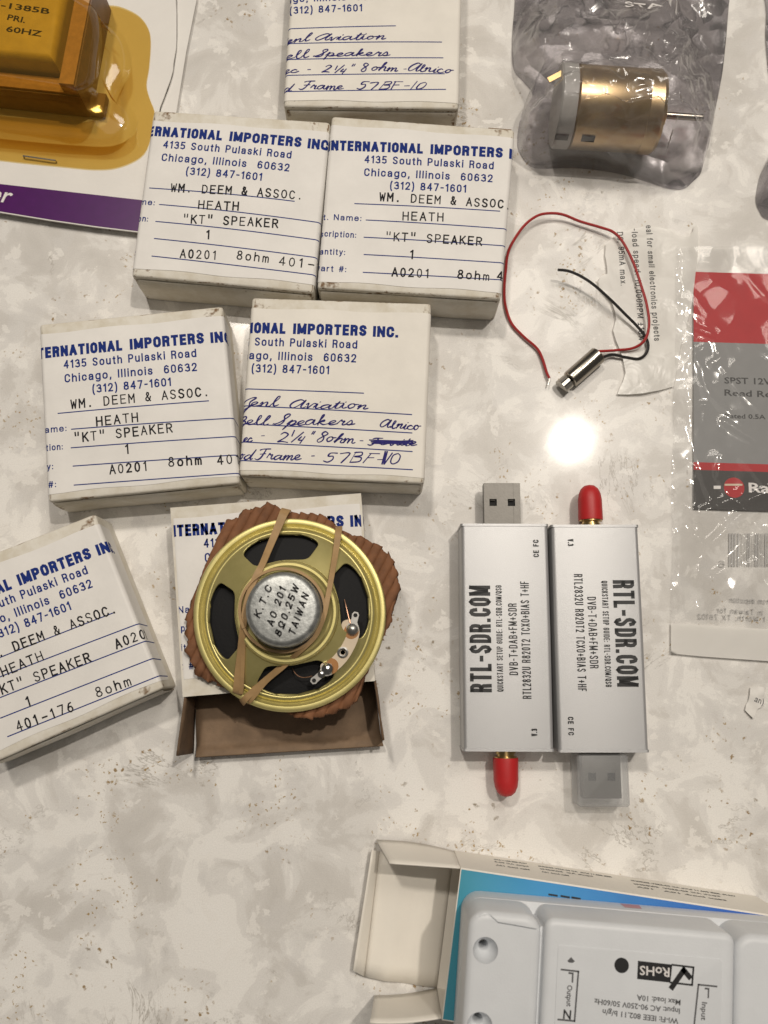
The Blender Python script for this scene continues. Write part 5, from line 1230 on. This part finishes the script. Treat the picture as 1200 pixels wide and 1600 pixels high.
mb.build('lettering', M['white_ink'], bag1, normals=False)
BG2 = [(1196, -60), (1197, 20), (1196, 60), (1200, 110), (1208, 180), (1200, 256), (1188, 273), (1182, 300), (1181, 315), (1186, 329), (1200, 343), (1260, 352), (1320, 350), (1360, 250), (1360, 60), (1350, -60), (1270, -70)]
bp3 = [U(u, v, .5) for u, v in BG2]; b3c = sum(bp3, Vector()) / len(bp3)
def zbag2(x, y, rho): return .3 + 13 * (1 - rho ** 2.2) + (abs(nz(x, y, .12, 15)) * 2.5) * min(1, (1 - rho) * 6)
mb = bag_mesh(bp3, zbag2, b3c)
bag2 = thing('antistatic_bag', 'grey plastic bag mostly cut off by the right edge of the photo', 'bag', (b3c.x, b3c.y, 0), 'grey antistatic bags')
mb.build('bag_film', M['bag_grey'], bag2, normals=False, sharp=180)

# ------------------------------------------------------------------ blister card with a transformer
zK = zpx((0, 0), 3.75); zT = zpx((230, 0), 1200 / 230)
ZK = 3.0
card = thing('blister_card', 'white card with a purple band and an amber blister, top left corner', 'package', (U(120, 160, 0).x, U(120, 160, 0).y, 0))
mb = MB()
tear = [(271, -60), (275.6, 20), (275.6, 57), (275, 75), (271, 98), (270, 110), (266, 125), (261, 138), (256, 152), (250, 167), (246, 185), (246, 240), (232, 312)]
main = [(-140, -60)] + tear + [(221, 363.5), (150, 355), (80, 345), (0, 332), (-140, 311)]
def up_(px, z0_, z1_, mi=0):
    pts = [U2(p, z1_) for p in px]; mb.prism([(p.x, p.y) for p in pts], z0_, z1_, mi)
up_(main, ZK - .5, ZK)
strip = [(277, -60), (277, 57), (276, 80), (272, 112), (263, 140), (252, 168), (249, 186), (249, 240), (246, 350), (262, 260), (276, 172), (291, 80), (307, 0), (312, -60)]
up_(strip, 1.3, 1.8)
top = [(-140, 266), (0, 287.5), (110, 300), (233, 314)]; bot = [(220, 362), (150, 353.5), (80, 343.5), (0, 330.5), (-140, 309.5)]
pts = [U2(p, ZK) for p in top + bot]; mb.add([(p.x, p.y, ZK + .05) for p in pts], [tuple(range(len(pts)))], 1)
put(mb, text_fit('Power', U2((-82, 302), ZK), U2((17, 318), ZK), 5.6, .012, .18), flat(ZK + .09), 2)
mb.build('card', [M['paper'], M['purple'], M['white_ink']], card, sharp=30)
ZF = ZK + .5
fl = [(520, 10), (510, 22), (600, 28), (700, 38), (765, 58), (810, 90), (845, 125), (868, 165), (880, 210), (883, 250), (879, 330), (873, 400), (862, 460), (858, 500), (862, 545), (880, 585), (902, 625), (905, 650), (896, 700), (888, 760), (880, 820), (866, 875), (830, 915), (780, 948), (700, 978), (620, 992), (560, 992), (470, 985), (350, 974), (200, 955), (0, 938), (-200, 920), (-420, 880), (-420, -200), (200, -220), (460, -160)]
zd = U2
out_px = [zK(*p) for p in fl]; flp = [U2(p, ZF) for p in out_px]
mb = MB()
# lower tier then upper tier of the dome, rings of matching point counts
def loft(levels, n=64, cap=True):
    rs = []
    for px, z in levels:
        P = closed_smooth([U2(zK(*p), z) for p in px], 8)
        L = [0]
        for i in range(len(P)): L.append(L[-1] + (P[(i + 1) % len(P)] - P[i]).length)
        ring = []
        for k in range(n):
            d = L[-1] * k / n; i = max(j for j in range(len(P)) if L[j] <= d + 1e-9)
            t = (d - L[i]) / max(1e-9, L[i + 1] - L[i]); ring.append(P[i].lerp(P[(i + 1) % len(P)], t) + Vector((0, 0, 0)))
        rs.append(ring)
    mb.rings(rs, True, False); mb.add(rs[-1], [tuple(range(n))], 0)
low = [(560, 90), (690, 175), (750, 270), (765, 400), (720, 500), (700, 560), (760, 620), (800, 690), (795, 760), (740, 815), (640, 850), (450, 845), (200, 825), (0, 805), (-300, 770), (-380, 600), (-380, -60), (-100, -140), (380, -80)]
def shr(px, k, c=(150, 350)): return [(c[0] + (x - c[0]) * k, c[1] + (y - c[1]) * k) for x, y in px]
low2 = [(548, 92), (665, 178), (722, 270), (736, 400), (700, 495), (668, 570), (722, 632), (756, 690), (750, 745), (705, 790), (620, 820), (450, 815), (200, 796), (0, 776), (-280, 740), (-360, 600), (-360, -60), (-100, -130), (370, -75)]
hi = [(500, 8), (585, 100), (600, 210), (590, 380), (570, 560), (480, 600), (300, 585), (0, 560), (-280, 520), (-350, 300), (-350, -100), (-100, -140), (350, -60)]
hi2 = [(498, 6), (560, 60), (590, 185), (575, 330), (552, 480), (470, 548), (330, 520), (0, 470), (-280, 430), (-350, 300), (-350, -100), (-100, -140), (350, -60)]
flc = [(520, 10), (600, 28), (700, 38), (810, 90), (868, 165), (883, 250), (873, 400), (858, 500), (880, 585), (905, 650), (896, 700), (880, 820), (830, 915), (700, 978), (560, 992), (350, 974), (0, 938), (-420, 880), (-420, 300), (-420, -200), (-100, -240), (300, -220), (460, -120)]
loft([(flc, ZF), (low, ZF + .1), (low2, ZF + 5.5), (shr(low2, .985), ZF + 7.2), (shr(low2, .95), ZF + 8), (hi, ZF + 8.6), (hi2, ZF + 19), (shr(hi2, .97, (100, 150)), ZF + 22.5), (shr(hi2, .9, (100, 150)), ZF + 24.5)], 160)
mb.build('blister', M['amber'], card, normals=False, sharp=50)
mb = MB(); a, b_ = U2(zK(135, 913), ZF + .8), U2(zK(325, 940), ZF + .8); mb.tube([a - Vector((0, 0, 1)), a, b_, b_ - Vector((0, 0, 1))], .28, 6)
mb.build('staple', M['chrome'], card)
zY = zpx((0, 0), 6.667); KB = ZK + .2
tr = thing('transformer', 'small brown transformer with yellow taped coil inside the amber blister', 'transformer', (U(20, 60, 0).x, U(20, 60, 0).y, KB))
mb = MB(); ZS = KB + 17.5
ne, se = U2(zY(915, 92), ZS), U2(zY(765, 880), ZS); dcor = (se - ne).normalized(); ew = Vector((-dcor.y, dcor.x, 0)); ew = ew if ew.x < 0 else -ew
LS = (se - ne).length + 14; n0 = ne - dcor * 14; WT = 58
def cp(a_, s_, z_): p = n0 + ew * a_ + dcor * s_; return Vector((p.x, p.y, z_))
def cbox(a0, a1, s0, s1, z0, z1, mi=0):
    mb.hexa([cp(a0, s0, z0), cp(a1, s0, z0), cp(a1, s1, z0), cp(a0, s1, z0)], [cp(a0, s0, z1), cp(a1, s0, z1), cp(a1, s1, z1), cp(a0, s1, z1)], mi)
cbox(0, 5.0, 0, LS, KB, ZS, 0); cbox(WT - 5, WT, 0, LS, KB, ZS, 0); cbox(5, WT - 5, LS - 5, LS, KB, ZS - 5, 0); cbox(5, WT - 5, 0, 5, KB, ZS - 5, 0)
mb.build('core', [M['core']], tr, sharp=20)
mb = MB(); cbox(-.45, -.02, .3, LS + .4, KB, ZS - .8, 0); cbox(-.4, WT, LS + .05, LS + .5, KB, ZS - 6, 0); cbox(-5.5, -.4, LS - 7, LS + .4, KB, KB + 3.5, 0)
mb.build('mounting_bracket', [M['core_dark']], tr, sharp=20)
mb = MB(); cz = KB + 20.5
mb.prism([(p.x, p.y) for p in (cp(7.0, 6, 0), cp(WT - 7, 6, 0), cp(WT - 7, LS - 6.5, 0), cp(7.0, LS - 6.5, 0))], KB + 2, cz, 0, 3.0, 4)
def mp(px): return U2(zY(*px), cz)
for s, p, e in (('273-1385B', (-260, 40), (512, 148)), ('PRI.', (72, 205), (258, 240)), ('120V  60HZ', (-330, 268), (430, 382))):
    put(mb, text_fit(s, mp(p), mp(e), 2.0, .02), flat(cz + .05), 1)
mb.build('coil', [M['coil_tape'], M['type_ink']], tr, sharp=30)

# ------------------------------------------------------------------ white and blue carton, bottom right
CH = 24.0
tNW, tNE, tSW = U(720, 1355.5, CH), U(1236, 1434, CH), U(691, 1594, CH)
xd = (tNE - tNW).normalized(); yd = Vector((xd.y, -xd.x, 0)); CL = (tNE - tNW).length; CW = (tSW - tNW).dot(yd)
ctn = thing('carton', 'white carton with blue printed front and open end, under the white plastic switch', 'carton', (tNW + xd * CL / 2 + yd * CW / 2)[:2] + (0,))
def kp(a_, s_, z_): p = tNW + xd * a_ + yd * s_; return Vector((p.x, p.y, z_))
mb = MB(); t_ = .5
def kb(a0, a1, s0, s1, z0, z1, mi=0): mb.hexa([kp(a0, s0, z0), kp(a1, s0, z0), kp(a1, s1, z0), kp(a0, s1, z0)], [kp(a0, s0, z1), kp(a1, s0, z1), kp(a1, s1, z1), kp(a0, s1, z1)], mi)
kb(0, CL, 0, CW, CH - t_, CH); kb(0, CL, 0, CW, .1, t_); kb(0, CL, 0, t_, t_, CH - t_); kb(0, CL, CW - t_, CW, t_, CH - t_); kb(CL - t_, CL, t_, CW - t_, t_, CH - t_)
mb.quad(kp(.25, .45, CH + .05), kp(.25, CW - .3, CH + .05), kp(CL, CW - .3, CH + .05), kp(CL, .45, CH + .05), 1)
# tiny printing on the long side, read from the far side of the box
def kside(x, y): return kp(x, -.05, y)
lines = ['Wi-Fi: IEEE 802.11 b/g/n', 'Input: AC 90-250V 50/60Hz', 'Max load: 10A']
def side_px(px):      # photo pixel -> (along, height) on the north wall
    best = None
    for k in range(240):
        z = CH * k / 239; p = U2(px, z); d = (p - tNW).dot(yd)
        if best is None or abs(d) < best[0]: best = (abs(d), (p - tNW).dot(xd), z)
    return best[1], best[2]
zN1 = zpx((740, 1320), 1200 / 220); zN2 = zpx((960, 1350), 5.0)
def sline(f, s, p, e, cap=1.35):
    a_, b__ = side_px(f(*p)), side_px(f(*e))
    put(mb, text_fit(s, b__, a_, cap, .035), kside, 3)     # runs right to left seen from above
for s, p, e in ((lines[0][::1], (175, 128), (460, 166)), (lines[1][:14], (180, 148), (470, 190)), (lines[2], (190, 176), (480, 218))): sline(zN1, s, p, e)
for s, p, e in (('IEEE 802.11 b/g/n  AC 90-250V 50/60Hz', (550, 184), (1180, 280)), ('Input: AC  50/60Hz', (565, 208), (1020, 274)), ('Max load: 10A', (580, 234), (815, 268))): sline(zN1, s, p, e)
for s, p, e in (('Wi-Fi: IEEE 802.11 b/g/n AC 90-250V 50/60Hz', (130, 132), (955, 258)), ('Input: AC 90-250V  50/60Hz', (150, 158), (830, 258)), ('Max load: 10A   10A', (175, 182), (880, 290))): sline(zN2, s, p, e)
for u0 in (858, 877, 894): 
    a_, b__ = U(u0, 1397.5 + (u0 - 858) * .13, CH), U(u0 + 12, 1399.5 + (u0 - 858) * .13, CH)
    mb.add([Vector((v.x, v.y, CH + .09)) for v in stroke2d([a_, b__], .5)[0]], [(0, 2, 3, 1)], 3)
mb.build('box_body', [M['carton_white'], M['blue_front'], M['grey_ink'], M['black_ink']], ctn, normals=False, sharp=20)
def flap(name, rows, th=.45):
    mb = MB(); mb.rings(rows, False, False); o = mb.build(name, M['carton_white'], ctn, normals=False, sharp=40)
    sm = o.modifiers.new('thick', 'SOLIDIFY'); sm.thickness = th * S; sm.offset = 0
    return o
def grid(a, b, c, d, bend, nu=10, nv=8):
    """a-b is the hinge, d-c the free edge"""
    return [[(a.lerp(b, j / nv)).lerp(d.lerp(c, j / nv), i / nu) + bend(i / nu, j / nv) for j in range(nv + 1)] for i in range(nu + 1)]
hN, hS = kp(-.1, .6, .4), kp(-.1, CW - .6, .4)
crease = lambda x, y: Vector((0, 0, 1.5 * max(0, 1 - abs(x - .72) / .28) + .7 * math.sin(x * 7) * .5))
fN, fS = U(593, 1330, .6), U(570, 1526, .6)
flap('end_flap', grid(hN, hS, fS, fN, crease, 16, 8))
lN, lS = U(581, 1328, 4.2), U(551.5, 1516, 4.2)
flap('tuck_lip', grid(fN + Vector((0, 0, .2)), fS + Vector((0, 0, .2)), lS, lN, lambda x, y: Vector((0, 0, .25 * math.sin(x * 3))), 5, 8))
nb, ntp = kp(-.1, .3, .5), kp(-.1, .3, CH - .6)
flap('dust_flap', grid(nb, ntp, U(609, 1349, CH - 3.5), U(588, 1313, 2.0), lambda x, y: yd * (-.8 * math.sin(x * 3.1) * (1 - y)), 10, 6))
sb, stp = kp(-.1, CW - .3, .5), kp(-.1, CW - .3, CH - .6)
flap('dust_flap', grid(sb, stp, U(578, 1598, CH - .6), U(585, 1556, 1.0), lambda x, y: yd * (.6 * math.sin(x * 3.1)), 10, 6))

# ------------------------------------------------------------------ white plastic switch on the carton
Zb, Zt = CH + .15, CH + 21.5
p0 = U(722, 1389.5, Zb); p1 = U(1210, 1432, Zb)
ux = (p1 - p0).normalized(); uy = Vector((ux.y, -ux.x, 0)); WL, WWid = 91.0, 44.0
sw = thing('smart_switch', 'white plastic relay switch with black printing, lying upside down on the blue carton', 'switch', (p0 + ux * WL / 2 + uy * WWid / 2)[:2] + (Zb,))
def wp(a_, s_, z_): p = p0 + ux * a_ + uy * s_; return Vector((p.x, p.y, z_))
def winv(px, z): d = U2(px, z) - p0; return d.dot(ux), d.dot(uy)
def wpr(pl, z0, z1, bev, mi=0, base_in=0): mb.prism([(lambda q: (q.x, q.y))(wp(a_, s_, 0)) for a_, s_ in pl], z0, z1, mi, bev, 5, base_in)
xa = winv((846, 1470), Zt)[0]; xb = winv((1148, 1480), Zt)[0]
print('SWITCH', xa, xb, winv((858, 1438), Zt))
mb = MB(); wpr(rrect(0, WL, 0, WWid, 5.0, 6), Zb, Zt - 14, .3)
wpr(rrect(xa - .3, xb + .5, 3, WWid - 3, 1.0, 6), Zt - 14.5, Zt - 2.2, .2)
mb.build('housing', M['white_plastic'], sw, sharp=50)
zH = zpx((700, 1380), 1200 / 180)
holes = [zH(390, 700), zH(330, 1485)]
# clamp cover with its two countersunk screw holes cut out
mb = MB(); wpr(rrect(.1, xa, .1, WWid - .1, 4.6, 6), Zt - 13.9, Zt, 2.0)
cov = mb.build('clamp_cover', [M['white_plastic'], M['dark']], sw, sharp=50)
cut = MB()
for hpx in holes:
    c_ = U2(hpx, Zt); cut.lathe([(1.15, Zt - 12.5), (1.3, Zt - 5.0), (1.5, Zt - 4.7), (2.3, Zt - 3.6), (3.25, Zt + .02), (3.3, Zt + 1)], (c_.x, c_.y, 0), 40)
seam = [zH(*p) for p in ((160, 330), (230, 335), (320, 352), (355, 335), (400, 322), (450, 345), (485, 375), (520, 410), (700, 440), (985, 492))]
sp_ = [U2(p, Zt) for p in seam]; vs, fs = stroke2d([(p.x, p.y) for p in sp_], .28); kk = len(sp_)
ringsv = vs[:kk] + vs[kk:][::-1]
area2 = sum(ringsv[i - 1][0] * ringsv[i][1] - ringsv[i][0] * ringsv[i - 1][1] for i in range(len(ringsv)))
cut.rings([[Vector((p[0], p[1], Zt - .7)) for p in ringsv], [Vector((p[0], p[1], Zt + 1)) for p in ringsv]])
cutter = cut.build('cutter', M['white_plastic'], sw)
bo = cov.modifiers.new('holes', 'BOOLEAN'); bo.operation = 'DIFFERENCE'; bo.object = cutter; bo.solver = 'EXACT'
bpy.context.view_layer.update()
nm = bpy.data.meshes.new_from_object(cov.evaluated_get(bpy.context.evaluated_depsgraph_get()))
cov.modifiers.clear(); cov.data = nm; nm.set_sharp_from_angle(angle=R(50)); bpy.data.objects.remove(cutter)
for hpx in holes:
    c_ = U2(hpx, Zt); mb = MB(); mb.lathe([(1.1, Zt - 12.4), (1.1, Zt - 11.6), (.05, Zt - 11.6)], (c_.x, c_.y, 0), 20); mb.build('screw', M['lug'], cov)
mb = MB(); wpr(rrect(xa + .7, xb, .2, WWid - .2, 2.6, 5), Zt - 13.9, Zt + .7, 1.7)
mid = mb.build('centre_cover', M['white_plastic'], sw, sharp=50)
mb = MB(); wpr(rrect(xb + .3, WL - .1, .1, WWid - .1, 4.6, 6), Zt - 13.9, Zt, 2.0)
mb.build('clamp_cover', M['white_plastic'], sw, sharp=50)
ZL = Zt + .7
la, ls_ = winv((872, 1476), ZL); lb, _ = winv((1128, 1502), ZL)
mb = MB(); wpr(rrect(la, lb, ls_, WWid - 4, .8), ZL + .02, ZL + .16, .1)
def L2(px): return U2(px, ZL)
zl = flat(ZL + .2); zl2 = flat(ZL + .23)
zQ = zpx((970, 1490), 1200 / 130); zO = zpx((860, 1480), 10.0)
def poly(pxs, mi, f): mb.add([f(p.x, p.y) for p in (L2(q) for q in pxs)], [tuple(range(len(pxs)))], mi)
def pen(pxs, w_, mi, f): put(mb, stroke2d([L2(p) for p in pxs], w_), f, mi)
poly([zQ(245, 100), zQ(740, 155), zQ(712, 415), zQ(232, 362)], 1, zl)
pen([zQ(740, 158), zQ(1045, 195), zQ(1025, 450), zQ(712, 412)], .45, 1, zl)
pen([zQ(985, 330), zQ(905, 235), zQ(735, 480)], 1.3, 1, zl2)
put(mb, text_fit('RoHS', L2(zQ(700, 205)), L2(zQ(270, 172)), 2.1, .015), zl2, 2)
c_ = L2(zO(1110, 280)); mb.add([zl(c_.x + 1.85 * math.cos(2 * math.pi * k / 32), c_.y + 1.85 * math.sin(2 * math.pi * k / 32)) for k in range(32)], [tuple(range(32))], 1)
for s, p, e in (('Max load: 10A', zQ(860, 665), zQ(230, 590)), ('Input: AC 90-250V 50/60Hz', zQ(850, 790), zO(685, 800)), ('Wi-Fi: IEEE 802.11 b/g/n', zQ(830, 935), zO(815, 965))):
    put(mb, text_fit(s, L2(p), L2(e), 1.25, .02), zl, 3)
poly([zO(320, 150), zO(380, 215), zO(350, 240), zO(290, 238), zO(262, 212)], 3, zl)
pen([zO(170, 345), zO(435, 375), zO(375, 1150), zO(120, 1125)], .42, 3, zl)
put(mb, text_fit('L', L2(zO(360, 395)), L2(zO(280, 388)), 2.3, .02), zl2, 3)
put(mb, text_fit('N', L2(zO(325, 985)), L2(zO(205, 970)), 2.1, .02), zl2, 1)
put(mb, text_fit('Output', L2(zO(262, 585)), L2(zO(250, 920)), 1.25, .02), zl2, 3)
zI = zpx((860, 1480), 3.529)
pen([zI(915, 215), zI(815, 205), zI(790, 440)], .42, 3, zl)
put(mb, text_fit('L', L2(zI(875, 225)), L2(zI(850, 222)), 2.3, .02), zl2, 3)
put(mb, text_fit('Input', L2(zI(835, 300)), L2(zI(830, 400)), 1.25, .02), zl2, 3)
mb.build('rating_label', [M['white_plastic'], M['black_ink'], M['white_ink'], M['grey_ink']], mid, normals=False, sharp=40)
mb = MB(); s0 = winv((974, 1411), Zb + 4)[0]; s1 = winv((1004, 1413), Zb + 4)[0]
mb.quad(wp(s0, -.06, Zb + .8), wp(s1, -.06, Zb + .8), wp(s1 - .3, -.06, Zb + 4.6), wp(s0 + .3, -.06, Zb + 4.6))
mb.build('seal_sticker', mat('pale_red_sticker', (0.62, 0.30, 0.29), .5), sw, normals=False)
